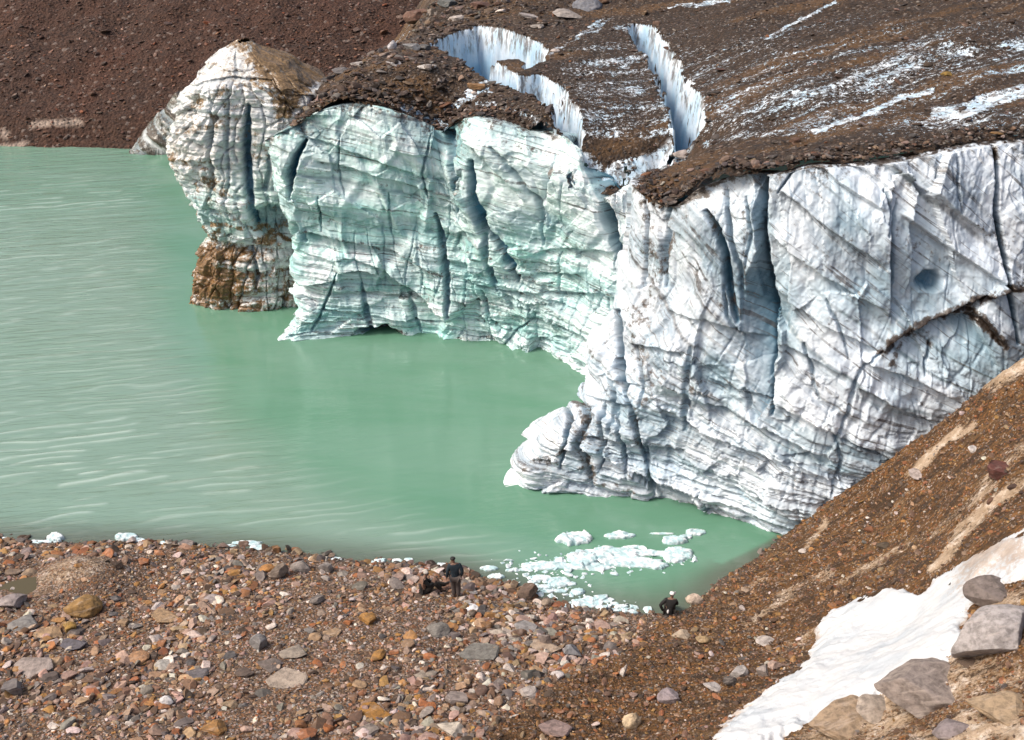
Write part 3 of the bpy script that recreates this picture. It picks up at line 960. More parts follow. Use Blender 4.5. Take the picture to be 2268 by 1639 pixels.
def dirt_lines(px, py, lst, s):
    r = np.zeros_like(px)
    for pts, w, a in lst:
        xs = [p[0] for p in pts]
        ys = [p[1] for p in pts]
        b = (px > min(xs) - 3 * w) & (px < max(xs) + 3 * w) & (py > min(ys) - 3 * w) & (py < max(ys) + 3 * w)
        if b.any():
            d, _, _ = poly_dist(px[b] + .5 * w * fbm(px[b] / 25, py[b] / 25, o=3, s=s), py[b] + .5 * w * fbm(px[b] / 25, py[b] / 25, o=3, s=s + 9), pts)
            r[b] = np.maximum(r[b], a * ss(d, w * 1.6, w * .1) * (.8 + .35 * fbm(px[b] / 14, py[b] / 14, o=3, s=s + 5)))
    return r


def ledges(q, x, s, p):
    """layered wall: every layer stands out by its own amount, with a rounded lip and an undercut"""
    n = q / p
    i = np.floor(n)
    f = n - i
    z0 = np.zeros_like(i)
    a = _hash(i, np.floor(x * .12 + .8 * vnoise(x * .4, i * 3.1, s=s)), z0, s)
    b = _hash(i + 1, np.floor(x * .12 + .8 * vnoise(x * .4, (i + 1) * 3.1, s=s)), z0, s)
    return a + (b - a) * ss(f, .90, 1.0) + .25 * np.sin(np.clip(f, 0, .9) / .9 * math.pi)


def build_cliff(kind, sts, nu, nv, crk, stp, drt, wht, tint0, tint1, soil, label, category, seed):
    G = loft(sts, nu, nv)
    N = out_normals(G)
    shp = G.shape[:2]
    x, y, z = [G[..., k].ravel() for k in range(3)]
    px, py = proj(G.reshape(-1, 3))
    zr = np.clip(z / 13, 0, 1)
    lat = np.repeat(np.r_[0, np.cumsum(np.linalg.norm(np.diff(G[:, nv // 2, :2], axis=0), axis=1))], nv)
    wob = .5 * fbm(lat * .25, z * .25, o=3, s=seed)
    zt = np.linspace(-3, 20, 400)
    dz = (.09 + .13 * ss(zt, 2, 11)) if kind == 'main' else (.13 + .50 * ss(zt, .5, 11))
    F = np.cumsum(1 / dz) * (zt[1] - zt[0])
    q = (.17 if kind == 'main' else .30) * (np.interp(z, zt, F) + lat) + .22 * wob      # layers whose dip steepens upwards
    D = .62 * fbm(lat / 4.5, z / 5.5, o=2, s=seed + 1) + .10 * fbm(lat / 1.3, z / 2.2, o=3, s=seed + 2)
    wx, wy = .25 * fbm(lat * .6, z * .6, o=2, s=seed + 50), .2 * fbm(lat * .6, z * .6, o=2, s=seed + 51)
    Fa, ea = facets((lat + wx) / 2.3, (q + wy) / 1.9, seed + 52, .5)
    Fb, eb = facets((lat + wx) / .85, (q + wy) / .52, seed + 53, .5)
    Fc, ec = facets((lat + wx) / .36, (q + wy) / .21, seed + 54, .5)
    rough = .22 + .78 * ss(fbm(lat * .16, z * .2, o=3, s=seed + 55), -.12, .28)
    D += .40 * Fa + rough * (.14 * Fb + .045 * Fc)
    col = fbm(lat * .75 + .35 * wob, z * .07, o=3, s=seed + 3, ridged=True)
    D += (.20 if kind == 'main' else .10) * col * (.6 + .6 * vnoise(lat * .2, z * .2, s=seed + 4))
    low = ss(z, 9, 1)
    up = .07 if kind == 'main' else .11
    D += (.4 + .6 * rough) * (up + .15 * low) * (ledges(q, lat, seed + 5, .62) - .5) + (.02 + .09 * low) * (ledges(q * 1.0 + 4, lat * 2.2, seed + 6, .23) - .5)
    p1, p2, pid = worley(lat / 2.6 + .5 * wob, (z + .12 * lat) / 3.6 + .3 * fbm(lat * .4, z * .4, o=2, s=seed + 40), s=seed + 41)
    D += (.55 if kind == 'main' else .28) * (pid - .5) * ss(p2 - p1, .0, .2)
    j1, j2, jid = worley(lat / 1.1 + .25 * fbm(lat * .8, z * .5, o=2, s=seed + 42), z / 5.0, s=seed + 43)
    joint = ss(j2 - j1, .075, .0) * ss(vnoise(lat * .5, z * .22, s=seed + 44), .15, .5)
    D -= (.13 if kind == 'main' else .06) * joint
    f1, f2, cid = worley(lat / 1.05 + .4 * fbm(lat, z, o=2, s=seed + 7), q / .85, s=seed + 8)
    scal = np.clip(f1, 0, .8) ** 2
    D += (.16 if kind == 'near' else .06) * (.25 - scal) * (.4 + .6 * ss(z, 2, 6)) + .04 * (cid - .5)
    g1, g2, gid = worley(lat / .38, q / .30, s=seed + 10)
    D += .03 * (gid - .5)
    D += .035 * fbm(lat * 4, z * 3, o=3, s=seed + 11, ridged=True)
    cD, cG = cracks(px, py, crk)
    D += cD + steps(px, py, stp)
    cG = np.maximum(cG, (.30 if kind == 'main' else .15) * joint)
    if kind == 'near':
        jx = px + 9 * fbm(lat * 1.1, z * 1.1, o=4, s=seed + 60, g=.65)
        dl, sl, _ = poly_dist(jx, py, NEAR_SLOT[0])
        dr, sr, _ = poly_dist(jx, py, NEAR_SLOT[1])
        ins = (sl < 0) & (sr > 0) & (py < 905 + 30 * vnoise(lat * 2, z * 0, s=seed + 61))
        rr = np.where(ins, dl / (dl + dr + 1e-6), 0)
        D = np.where(ins, .6 * D - 1.0 * rr ** .8 * ss(py, 900, 640) - .25 * rr - .06, D)
        cG = np.where(ins, np.maximum(cG, .28 + .50 * rr ** 1.3), cG)
        pit = np.hypot((px - 2063 + 8 * fbm(lat * 2, z * 2, o=3, s=seed + 62)) / 34, (py - 626 + 8 * fbm(lat * 2, z * 2, o=3, s=seed + 63)) / 27)
        D -= .6 * ss(pit, 1.15, .45)
        cG = np.maximum(cG, .8 * ss(pit, 1.05, .4))
    else:
        pit = np.hypot((px - 838 + 14 * fbm(lat * 1.5, z * 1.5, o=3, s=seed + 64)) / 46, (py - 745 + 10 * fbm(lat * 1.5, z * 1.5, o=3, s=seed + 65)) / 19)
        D -= 1.1 * ss(pit, 1.15, .4)
        cG = np.maximum(cG, .9 * ss(pit, 1.0, .5))
    # little ice rim at the waterline, undercut just above it
    D += -.22 * ss(z, .9, .25) * ss(vnoise(lat * .3, z * 0, s=seed + 20), -.3, .3) + .06 * ss(z, .28, .05)
    D = D * ss(np.arange(nu).repeat(nv), -1, 12)
    top = ss(np.tile(np.arange(nv), nu), nv - 14, nv - 1)
    D = D * (1 - .55 * top)
    V = G.reshape(-1, 3) + N.reshape(-1, 3) * D[:, None]
    V[:, 2] -= .30 * top
    # mask
    r = dirt_lines(px, py, drt, seed + 30)
    lay = fbm(lat * .35, q * 2.6, o=4, s=seed + 31)
    r0 = r.copy()
    run = ss(np.tile(np.arange(nv), nu), nv - 75, nv - 4) * (.62 + .5 * fbm(lat * 2.2, z * .25, o=4, s=seed + 38))
    r = np.maximum(r, .62 * run)
    r = np.maximum(r, .15 + .36 * lay)
    blob = fbm(lat * .5, z * .5, o=4, s=seed + 32)
    r = np.maximum(r, .06 + .46 * blob * low)
    w = np.zeros_like(px)
    for pl in wht:
        w = np.maximum(w, .85 * ss(poly_sd(px + 12 * fbm(lat * .8, z * .8, o=3, s=seed + 33), py, pl), -10, 16))
    w = np.maximum(w, (.28 if kind == 'main' else .42) * ss(fbm(lat * .45, q * .8, o=4, s=seed + 34), .12, .42))
    w = np.where(cG > .2, 0, w)
    t = ss(fbm(lat * .3, q * .7, o=4, s=seed + 35), -.3, .3)[:, None]
    tint = np.array(tint0) * (1 - t) + np.array(tint1) * t
    band = fbm(lat * .05, q * 1.15, o=3, s=seed + 36) + .35 * fbm(lat * .12, q * 3.2, o=2, s=seed + 37)
    tint = tint * (1 - .30 * ss(band, .02, .34))[:, None]
    per = .62 if kind == 'near' else .95
    li = np.zeros_like(q)
    for lk in range(2):
        n = q / per * (1 + .7 * lk) + .37 * lk
        i = np.floor(n)
        c = .25 + .5 * _hash(i, i * 0, i * 0, seed + 70 + lk)
        th = (.035 + .10 * _hash(i, i * 0 + 1, i * 0, seed + 72 + lk)) / (1 + .6 * lk)
        dl = np.abs(n - i - c + .025 * fbm(lat * .5, i * 7.0, o=3, s=seed + 74))
        gap = ss(fbm(lat * .13, i * 3.7, o=3, s=seed + 76 + lk), -.25, .25)
        li = np.maximum(li, ss(dl, th, th * .25) * gap * (1 if lk == 0 else .6))
    ls = .86 if kind == 'near' else .62
    tint = tint * (1 - ls * li)[:, None] + np.array((.10, .11, .12)) * (ls * li)[:, None]
    pass
    w = w * (1 - .6 * ss(band, .02, .25)) * (1 - li)
    wq = ss(px, 1180, 1400)[:, None] if kind == 'main' else 0
    tint = tint * (1 - wq * .6) + np.array((.70, .80, .84)) * wq * .6
    ex = ss(r0, .5, .7)[:, None]
    sl = np.array(soil) * ex + np.array((.13, .115, .105)) * (1 - ex)
    # cap: carry the top edge back under the debris
    Vg = V.reshape(nu, nv, 3)
    top_row = Vg[:, -1]
    cap = []
    Nh = N[:, -1].copy()
    Nh[:, 2] = 0
    Nh /= np.linalg.norm(Nh, axis=1, keepdims=True) + 1e-9
    for k, (back, dn) in enumerate([(.25, .02), (.8, .10), (2.0, .5)]):
        cap.append(top_row - Nh * back - np.array([0, 0, dn]))
    Vg = np.concatenate([Vg, np.stack(cap, 1)], 1)
    nv2 = nv + len(cap)
    ext = lambda A: np.concatenate([A.reshape(nu, nv, -1), np.repeat(A.reshape(nu, nv, -1)[:, -1:], len(cap), 1)], 1).reshape(nu * nv2, -1)
    mask = ext(np.stack([np.clip(r, 0, 1), np.clip(cG, 0, 1), np.clip(w, 0, 1)], -1))
    o = put("ice_cliff", np_mesh("ice_cliff", Vg.reshape(-1, 3), grid_faces(nu, nv2), {"mask": mask, "tint": ext(tint), "soil": ext(sl), "lay": ext(np.stack([lat, q, 0 * q], -1))}), M_ICE, label=label, category=category)
    return top_row


rim_main = build_cliff('main', MAIN, 760, 430, MAIN_CRACKS, MAIN_STEPS, MAIN_DIRT, MAIN_WHITE, (.42, .73, .70), (.68, .88, .87), (.12, .085, .06),
                       "long greenish glacier ice cliff round the inner bay with brown debris on its brow", "ice cliff", 100)
rim_near = build_cliff('near', NEAR, 900, 470, NEAR_CRACKS, NEAR_STEPS, NEAR_DIRT, NEAR_WHITE, (.42, .54, .65), (.67, .77, .87), (.040, .030, .024),
                       "tall white ice cliff beside the moraine slope, cut by blue cracks and black dirt bands", "ice cliff", 300)


# ------------------------------------------------------------------ leaning ice tower at the glacier's outer corner
def build_tower():
    rows = [(700, 436, 690), (640, 439, 700), (600, 443, 700), (560, 450, 700), (532, 462, 692), (516, 474, 676), (500, 470, 676), (486, 464, 690), (460, 455, 700), (420, 430, 710), (380, 405, 715), (330, 393, 720),
            (280, 398, 725), (230, 410, 728), (190, 425, 722), (155, 453, 668), (120, 478, 606), (102, 503, 572), (90, 528, 556)]
    rows = np.array(rows, float)
    nv, nu = 420, 520
    py = np.concatenate([np.linspace(700, 90, nv)])
    L = np.interp(-py, -rows[:, 0], rows[:, 1])
    R = np.interp(-py, -rows[:, 0], rows[:, 2])
    for A in (L, R):
        A[4:-4] = np.convolve(A, np.ones(9) / 9, 'valid')
    Yc = 69.6
    pl, pr = at_y(L, py, Yc), at_y(R, py, Yc)
    cx, hw, zz = (pl[:, 0] + pr[:, 0]) / 2, (pr[:, 0] - pl[:, 0]) / 2, pl[:, 2]
    th = np.linspace(0, 2 * math.pi, nu, endpoint=False)
    c, s = np.cos(th)[:, None], np.sin(th)[:, None]
    e = .78
    X = cx[None] + hw[None] * np.sign(c) * np.abs(c) ** e
    dep = np.minimum(3.2, hw * .95 + .2)
    Y = Yc + dep[None] * np.sign(s) * np.abs(s) ** e
    Z = np.repeat(zz[None], nu, 0)
    n = np.stack([np.cos(th), np.sin(th)], -1)
    q = (Z + .06 * X).ravel()
    lat = (np.repeat(th[:, None], nv, 1) * 3.6).ravel()
    z = Z.ravel()
    ppx, ppy = proj(np.stack([X, Y, Z], -1).reshape(-1, 3))
    D = .35 * fbm(lat / 2.4, z / 3.0, o=2, s=501) + .14 * fbm(lat * .9, z * .12, o=3, s=502, ridged=True)
    D += .26 * (ledges(q, lat * 1.5, 503, .75) - .5) + .10 * (ledges(q, lat * 3, 504, .26) - .5)
    f1, f2, cid = worley(lat / .6, q / .5, 505)
    Fa, _ = facets(lat / 1.7, q / 1.5, 525, .6)
    Fb, _ = facets(lat / .6, q / .42, 526, .5)
    D += .36 * Fa + .13 * Fb + .05 * (cid - .5)
    j1, j2, _ = worley(lat / .85 + .2 * fbm(lat, z, o=2, s=520), z / 3.4, s=521)
    D -= .28 * ss(j2 - j1, .09, 0)
    b1, b2, bid = worley(lat / 1.5, z / 2.1, s=522)
    D += .25 * (bid - .5) * ss(b2 - b1, 0, .12)
    D += .05 * fbm(lat * 3, z * 3, o=3, s=506, ridged=True)
    cD, cG = cracks(ppx, ppy, [([(548, 235), (545, 330), (553, 420), (566, 500)], 17, .9), ([(470, 215), (466, 330), (470, 440)], 9, .35), ([(600, 330), (590, 420), (600, 470)], 9, .4), ([(505, 190), (500, 330), (508, 440)], 7, .3), ([(560, 545), (570, 610), (566, 640)], 9, .5),
                               ([(560, 175), (600, 205), (650, 240)], 6, .3), ([(525, 100), (520, 130), (528, 165)], 6, .3), ([(640, 640), (625, 690)], 9, .4), ([(430, 240), (424, 340)], 5, .2), ([(430, 190), (520, 172), (600, 178)], 7, .3)])
    wt = ss(ppy, 215, 150)
    Xr, Yr = X.ravel(), Y.ravel()
    D3 = .42 * fbm(Xr * .7, Yr * .7, z * .7, o=3, s=530) + .22 * (ledges(z * .8 + .45 * Xr, Yr * 1.5, 531, .5) - .5) + .10 * fbm(Xr * 3, Yr * 3, z * 2, o=3, s=532, ridged=True)
    D = D * (1 - wt) + D3 * wt
    hollow = np.hypot((ppx - 610) / 62, (ppy - 490) / 42)
    D += cD - 1.1 * ss(hollow, 1.1, .5)
    cG = np.maximum(cG, .45 * ss(hollow, 1.05, .6))
    D = (D.reshape(nu, nv) * np.minimum(1, hw[None] / 2.0)).ravel()
    V = np.stack([X.ravel() + np.repeat(n[:, 0], nv) * D, Y.ravel() + np.repeat(n[:, 1], nv) * D, z + .10 * fbm(lat, z, o=3, s=508)], -1)
    facet = ss(poly_sd(ppx, ppy, [(535, 85), (710, 175), (640, 270), (600, 270), (590, 190), (550, 140)]), -8, 20)
    base = ss(ppy, 500, 560)
    r = .28 + .50 * fbm(lat * .5, q * .9, o=4, s=509)
    r = np.maximum(r, .62 * facet + .25 * facet * fbm(lat, z, o=3, s=510))
    r = np.maximum(r, base * (.64 + .28 * fbm(lat * .4, q * 1.6, o=4, s=511) - .26 * ss(ppx, 470, 600)))
    nr = fbm(Xr * .9, Yr * .9, z * 1.1, o=4, s=533)
    r = r * (1 - wt) + wt * (.38 + .40 * nr + .40 * ss(ppx, 540, 600))
    r = np.maximum(r, .60 * ss(ppy, 125, 92))
    r = np.maximum(r, dirt_lines(ppx, ppy, [([(470, 492), (560, 505), (660, 530)], 8, .7), ([(555, 178), (640, 240)], 6, .7), ([(440, 640), (470, 560), (480, 520)], 22, .75)], 512))
    w = .6 * ss(fbm(lat * .6, z * .5, o=4, s=513), .05, .35) * (1 - base) * (1 - wt)
    t = ss(ppy, 330, 470)[:, None] * (1 - base[:, None])
    tint = np.array((.60, .60, .575)) * (1 - t) + np.array((.42, .60, .56)) * t
    soil = np.array((.26, .17, .085)) * (1 - base[:, None]) + np.array((.21, .115, .045)) * base[:, None]
    i, j = np.meshgrid(np.arange(nu), np.arange(nv - 1), indexing='ij')
    a, b = i * nv + j, ((i + 1) % nu) * nv + j
    F = np.stack([a, b, b + 1, a + 1], -1).reshape(-1, 4)
    topc = np.arange(nu) * nv + nv - 1                       # close the crown
    V = np.vstack([V, V[topc].mean(0, keepdims=True) + [[0, 0, .12]]])
    k = len(V) - 1
    fan = np.stack([topc, np.roll(topc, -1), np.full(nu, k), np.full(nu, k)], -1)[::1]
    mask = np.stack([np.clip(r, 0, 1), np.clip(cG, 0, 1), np.where(cG > .2, 0, w)], -1)
    lay = np.stack([lat, q, 0 * q], -1)
    mask, tint, soil, lay = [np.vstack([A, A[topc[:1]]]) for A in (mask, tint, soil, lay)]
    me = np_mesh("ice_tower", V, np.vstack([F, fan[:, [0, 1, 2, 2]]])[: len(F)], {"mask": mask, "tint": tint, "soil": soil, "lay": lay})
    put("ice_tower", me, M_ICE, label="pale bulging ice tower with an undercut brown foot standing in the lake", category="ice tower")


build_tower()

# ------------------------------------------------------------------ debris-covered top of the glacier
RIM = [tuple(p) for p in [at_y(*s[-1]) for s in MAIN] + [at_y(*s[-1]) for s in NEAR]]
top_c = list(RIM)
for px, py, z in [(880, 92, 13.5), (790, 140, 13.1), (700, 186, 12.7), (800, 190, 13.3), (950, 170, 13.6), (1000, 60, 13.7), (1300, 40, 14.4), (1500, 20, 14.9), (1900, 150, 15.7), (2268, 100, 17.0), (2268, 5, 17.8), (1700, 20, 15.8), (1400, 260, 12.4), (1380, 160, 13.3),
                  (1650, 250, 13.9), (1440, 345, 11.2), (1200, 235, 13.2), (1900, 260, 15.1), (2268, 220, 16.4), (1600, 130, 14.4)]:
    top_c.append(tuple(at_z(px, py, z)))
top_c += [(-5, 100, 15.2), (20, 100, 18.5), (40, 75, 20), (0, 120, 17.5), (50, 110, 23), (-25, 100, 12)]
top_c = np.array(top_c)
TOP = RBF(top_c[:, :2], top_c[:, 2], .8)


def px_poly(pts):
    h = hit([p[0] for p in pts], [p[1] for p in pts], TOP, 40, 130)
    return [tuple(p[:2]) for p in h]


TRENCH_A1 = px_poly([(948, 84), (1000, 63), (1060, 47), (1130, 56), (1180, 77), (1214, 100), (1208, 124), (1150, 150), (1128, 178), (1095, 168), (1060, 155), (1030, 132), (1000, 113), (960, 96)])
TRENCH_A2 = px_poly([(1110, 150), (1160, 156), (1195, 154), (1240, 178), (1275, 215), (1292, 262), (1290, 320), (1338, 428), (1330, 432), (1282, 350), (1252, 292), (1226, 245), (1188, 206), (1145, 186), (1095, 172)])
TRENCH_B = px_poly([(1385, 56), (1410, 42), (1448, 45), (1490, 105), (1530, 165), (1562, 225), (1558, 262), (1532, 312), (1510, 332), (1500, 330), (1488, 262), (1468, 200), (1442, 132), (1410, 96)])
ISLAND = px_poly([(1082, 96), (1165, 95), (1172, 122), (1150, 138), (1120, 118)])
TRENCHES = [(TRENCH_A1, 4.4), (TRENCH_A2, 3.6), (TRENCH_B, 4.2)]
_n0 = len(RIM) - len(NEAR)
OUTLINE = [p[:2] for p in RIM[_n0:][::-1]] + [p[:2] for p in RIM[:_n0][::-1]] + [(-34, 73), (-40, 130), (75, 130), (75, 47)]
WEST = [(-11.8, 62), (-11.6, 66), (-10.2, 71), (-7.6, 77), (-5.2, 86), (-4.5, 100), (-4, 140)]


def top_z(x, y, full=False):
    z = TOP(x, y)
    wx = np.interp(y, [p[1] for p in WEST], [p[0] for p in WEST])
    z = z - 1.15 * np.maximum(wx - x, 0) - .25 * np.exp(-np.maximum(x - wx, 0) / .8)
    nz = .30 * fbm(x * .35, y * .35, o=3, s=601) + .12 * fbm(x * 1.2, y * .9, o=3, s=602) + .05 * fbm(x * 4, y * 4, o=2, s=603)
    icy = np.zeros_like(x)
    deep = np.zeros_like(x)
    jx = x + .34 * fbm(x * 1.3, y * 1.3, o=3, s=604) + .20 * fbm(x * 4, y * 4, o=3, s=605, g=.65) * .8
    jy = y + .30 * fbm(x * 1.3, y * 1.3, o=3, s=606)
    isl = poly_sd(jx, jy, ISLAND)
    near = np.full_like(x, -99.0)
    for P, _ in TRENCHES:
        near = np.maximum(near, poly_sd(x, y, P))
    z = z + nz * (.25 + .75 * ss(near, -.5, -3.5)) - .22 * ss(near, -4.0, 0)
    zc = np.zeros_like(x)
    for P, dep in TRENCHES:
        sd = poly_sd(jx, jy, P)
        d = dep * ss(sd, -.05, .5)
        d = d * (1 - .84 * ss(isl, -.1, .35))
        zc = np.maximum(zc, d)
        icy = np.maximum(icy, ss(sd, -.9, -.25))
        deep = np.maximum(deep, ss(d, .6, 4.4) * .85)
    z = z - zc
    if full:
        return z, icy, deep
    return z


ICE_STREAKS = [([(1805, 292), (1900, 258), (1985, 222), (2065, 200)], 9, 1.1), ([(2075, 252), (2150, 240), (2268, 205)], 17, 1.15), ([(2268, 190), (2160, 222)], 8, .9), ([(1700, 88), (1760, 52), (1850, 4)], 5, .9), ([(1480, 15), (1550, 10), (1620, 2)], 5, .7), ([(1340, 40), (1300, 66), (1270, 90)], 5, .7),
               ([(1420, 60), (1370, 62)], 10, .8), ([(1790, 270), (1820, 290)], 8, .9), ([(1250, 290), (1420, 300), (1500, 290)], 14, .52), ([(1360, 165), (1430, 120), (1470, 115)], 8, .72), ([(1290, 200), (1420, 200)], 18, .50), ([(1760, 230), (1960, 140), (2100, 100)], 14, .62),
               ([(1900, 200), (2080, 120), (2268, 100)], 22, .55), ([(1600, 250), (1760, 210), (1960, 190)], 24, .55), ([(1560, 320), (1640, 300), (1760, 290)], 9, .6), ([(2000, 270), (2080, 268)], 10, .7), ([(1350, 375), (1440, 350), (1500, 330)], 16, 1.2), ([(1400, 392), (1450, 362), (1495, 345)], 14, 1.2),
               ([(1190, 270), (1130, 240), (1060, 225)], 9, .62), ([(900, 240), (960, 268), (985, 280)], 12, .75), ([(990, 245), (1030, 215), (1080, 200)], 10, .8), ([(1035, 205), (1080, 180), (1140, 170)], 8, 1.0), ([(1215, 120), (1300, 75), (1360, 40)], 5, .6), ([(1500, 225), (1490, 260), (1500, 300)], 13, 1.1), ([(1295, 350), (1330, 400), (1380, 395)], 22, 1.2)]


def build_top():
    xs = np.arange(-18, 40, .08)
    ys = np.arange(44, 104, .08)
    X, Y = np.meshgrid(xs, ys, indexing='ij')
    x, y = X.ravel(), Y.ravel()
    z, icy, deep = top_z(x, y, True)
    sd = poly_sd(x + .30 * fbm(x * 1.6, y * 1.6, o=4, s=607, g=.65), y + .30 * fbm(x * 1.6, y * 1.6, o=4, s=608, g=.65), OUTLINE)
    rim = ss(sd, .9, -.3)
    west = y > 72.5
    z = np.where(west & (x < -8), z, z - .20 * ss(sd, 1.7, -.1) ** 2 + .16 * rim * fbm(x * 2.2, y * 2.2, o=3, s=616) + .05 * rim * fbm(x * 8, y * 8, o=2, s=617))
    px, py = proj(np.stack([x, y, z + deep * 0], -1))
    r = np.zeros_like(x)
    jx = px + 9 * fbm(x * 1.1, y * 1.1, o=3, s=609)
    jy = py + 7 * fbm(x * 1.1, y * 1.1, o=3, s=610)
    for pts, w, a in ICE_STREAKS:
        d, _, _ = poly_dist(jx, jy, pts)
        r = np.maximum(r, a * (.86 + .5 * fbm(x * .8, y * .8, o=3, s=618)) * ss(d, w * 1.3, w * .2))
    p0, p1 = hit([1600, 2200], [330, 160], TOP, 40, 130)
    u = (p1 - p0)[:2] / np.linalg.norm((p1 - p0)[:2])
    al, ac = x * u[0] + y * u[1], -x * u[1] + y * u[0]
    stn = fbm(al * .22, ac * 1.5, o=5, s=611, g=.6)
    zone = ss(px, 1130, 1330) * ss(py, 335, 270 - 0) * ss(py, 20, 130)
    zone = np.maximum(zone * .9, .55 * ss(px, 1500, 1650) * ss(py, 300, 200) * ss(py, 0, 60))
    r = np.maximum(r, zone * (.35 + .56 * stn))
    r = np.where(rim > .5, np.maximum(0, r - .5 * (px > 1420)), r)
    silt = np.maximum(0, .55 * fbm(al * .15, ac * .9, o=4, s=612) + .1) * ss(px, 1250, 1000)
    d, _, _ = poly_dist(px, py, [(700, 180), (790, 130), (880, 88)])
    silt = np.maximum(silt, .35 * ss(d, 12, 3))
    och = .8 * ss(fbm(al * .12, ac * .5, o=3, s=613), .0, .4)
    lowz = ss(z, 11.6, 9.5) * (x < -7)
    och = np.maximum(och, lowz)
    r = np.maximum(r, .40 * lowz * (fbm(x * .8, y * .8, o=3, s=614) > .05))
    mk = np.stack([np.clip(r, 0, 1), np.clip(silt, 0, 1), np.clip(och, 0, 1)], -1)
    S = sd.reshape(X.shape)
    cut = (-.08 + .55 * ss(fbm(x * .9, y * .9, o=4, s=620, g=.7), -.05, .45) + .12 * fbm(x * 6, y * 6, o=2, s=621)).reshape(X.shape)[1:, 1:]
    keep = (np.minimum.reduce([S[:-1, :-1], S[1:, 1:], S[1:, :-1], S[:-1, 1:]]) > np.where(Y[1:, 1:] > 71, -.1, cut))
    Zg = z.reshape(X.shape)
    keep &= np.maximum.reduce([Zg[:-1, :-1], Zg[1:, 1:]]) > -1
    v, f, a = compact(np.stack([x, y, z], -1), grid_faces(len(xs), len(ys), keep), {"mask": mk, "icy": icy, "deep": deep})
    put("glacier_top", np_mesh("glacier_top", v, f, a), M_TOP, kind='structure', label="debris covered top of the glacier with crevasses and streaks of bare ice")


build_top()


# ------------------------------------------------------------------ striped grey outcrop on the far shore
def build_outcrop():
    nu, nv = 200, 160
    u, v = np.meshgrid(np.linspace(-1, 1, nu), np.linspace(-1, 1, nv), indexing='ij')
    u, v = u.ravel(), v.ravel()
    a = at_y(378, 330, 100.5)
    x = a[0] + u * 3.6
    y = 102.3 + v * 3.2
    r = np.hypot(u, v)
    z = 4.6 * np.clip((u + 1) / 1.25, 0, 1) ** .75 * np.sqrt(np.clip(1 - v ** 2, 0, 1)) * ss(u, 1.0, .8) - .5
    z = z * (1 + .22 * fbm(x * .5, y * .5, o=3, s=701)) + .25 * fbm(x * .9, y * 1.2 + z, o=3, s=702)
    q = z * .8 + x * .45
    st = fbm(x * .2, q * 3.0, o=4, s=703)
    y = y - .35 * st - .25 * ledges(q, x, 704, .4)
    mk = np.stack([.50 + .42 * st, 0 * st, 0 * st], -1)
    n = len(x)
    me = np_mesh("ice_outcrop", np.stack([x, y, z], -1), grid_faces(nu, nv), {"mask": np.clip(mk, 0, 1), "tint": np.tile((.20, .22, .20), (n, 1)), "soil": np.tile((.10, .085, .065), (n, 1)), "lay": np.stack([x, q, 0 * x], -1)})
    put("ice_outcrop", me, M_ICE, label="low grey striped outcrop on the far shore behind the ice tower", category="outcrop")


build_outcrop()


# ------------------------------------------------------------------ stones
def ico(sub):
    t = (1 + 5 ** .5) / 2
    v = [(-1, t, 0), (1, t, 0), (-1, -t, 0), (1, -t, 0), (0, -1, t), (0, 1, t), (0, -1, -t), (0, 1, -t), (t, 0, -1), (t, 0, 1), (-t, 0, -1), (-t, 0, 1)]
    f = [(0, 11, 5), (0, 5, 1), (0, 1, 7), (0, 7, 10), (0, 10, 11), (1, 5, 9), (5, 11, 4), (11, 10, 2), (10, 7, 6), (7, 1, 8), (3, 9, 4), (3, 4, 2), (3, 2, 6), (3, 6, 8), (3, 8, 9), (4, 9, 5), (2, 4, 11), (6, 2, 10), (8, 6, 7), (9, 8, 1)]
    v = [np.array(p) / np.linalg.norm(p) for p in v]
    for _ in range(sub):
        mid, nf = {}, []

        def m(a, b):
            k = (min(a, b), max(a, b))
            if k not in mid:
                p = v[a] + v[b]
                v.append(p / np.linalg.norm(p))
                mid[k] = len(v) - 1
            return mid[k]
        for a, b, c in f:
            x, y, z = m(a, b), m(b, c), m(c, a)
            nf += [(a, x, z), (b, y, x), (c, z, y), (x, y, z)]
        f = nf
    return np.array(v), np.array(f, np.int32)


ICO = {k: ico(k) for k in (1, 2, 3, 4, 5)}


def stone_shape(seed, sub=2, cuts=9, flat=1.0, rough=.06, roundness=.0):
    """angular stone: a ball cut by random planes, then roughened; unit half-size"""
    rs = np.random.RandomState(seed)
    V, F = ICO[sub]
    V = V.copy()
    for _ in range(cuts):
        n = rs.normal(size=3)
        n /= np.linalg.norm(n)
        h = rs.uniform(.38, .80) + .3 * roundness
        d = V @ n - h
        V = V - np.where(d > 0, d * (1 - .15 * roundness), 0)[:, None] * n
    if rough:
        o = rs.uniform(0, 50, 3)
        V = V * (1 + rough * fbm(V[:, 0] * 2.2 + o[0], V[:, 1] * 2.2 + o[1], V[:, 2] * 2.2 + o[2], o=3, s=seed))[:, None]
    V = V - (V.max(0) + V.min(0)) / 2
    V /= np.abs(V).max(0)
    return V, F


SHAPES_S = [stone_shape(900 + k, 1, 6, rough=.0) for k in range(14)]
SHAPES_M = [stone_shape(930 + k, 2, 11, rough=.03) for k in range(16)]
PAL = {'rust': (.30, .105, .032), 'tan': (.36, .235, .135), 'pinkish': (.38, .255, .20), 'grey': (.20, .18, .165), 'dark brown': (.060, .034, .020),
       'pale': (.60, .52, .46), 'slate': (.075, .070, .072), 'ochre': (.34, .17, .042), 'brown': (.185, .098, .054)}


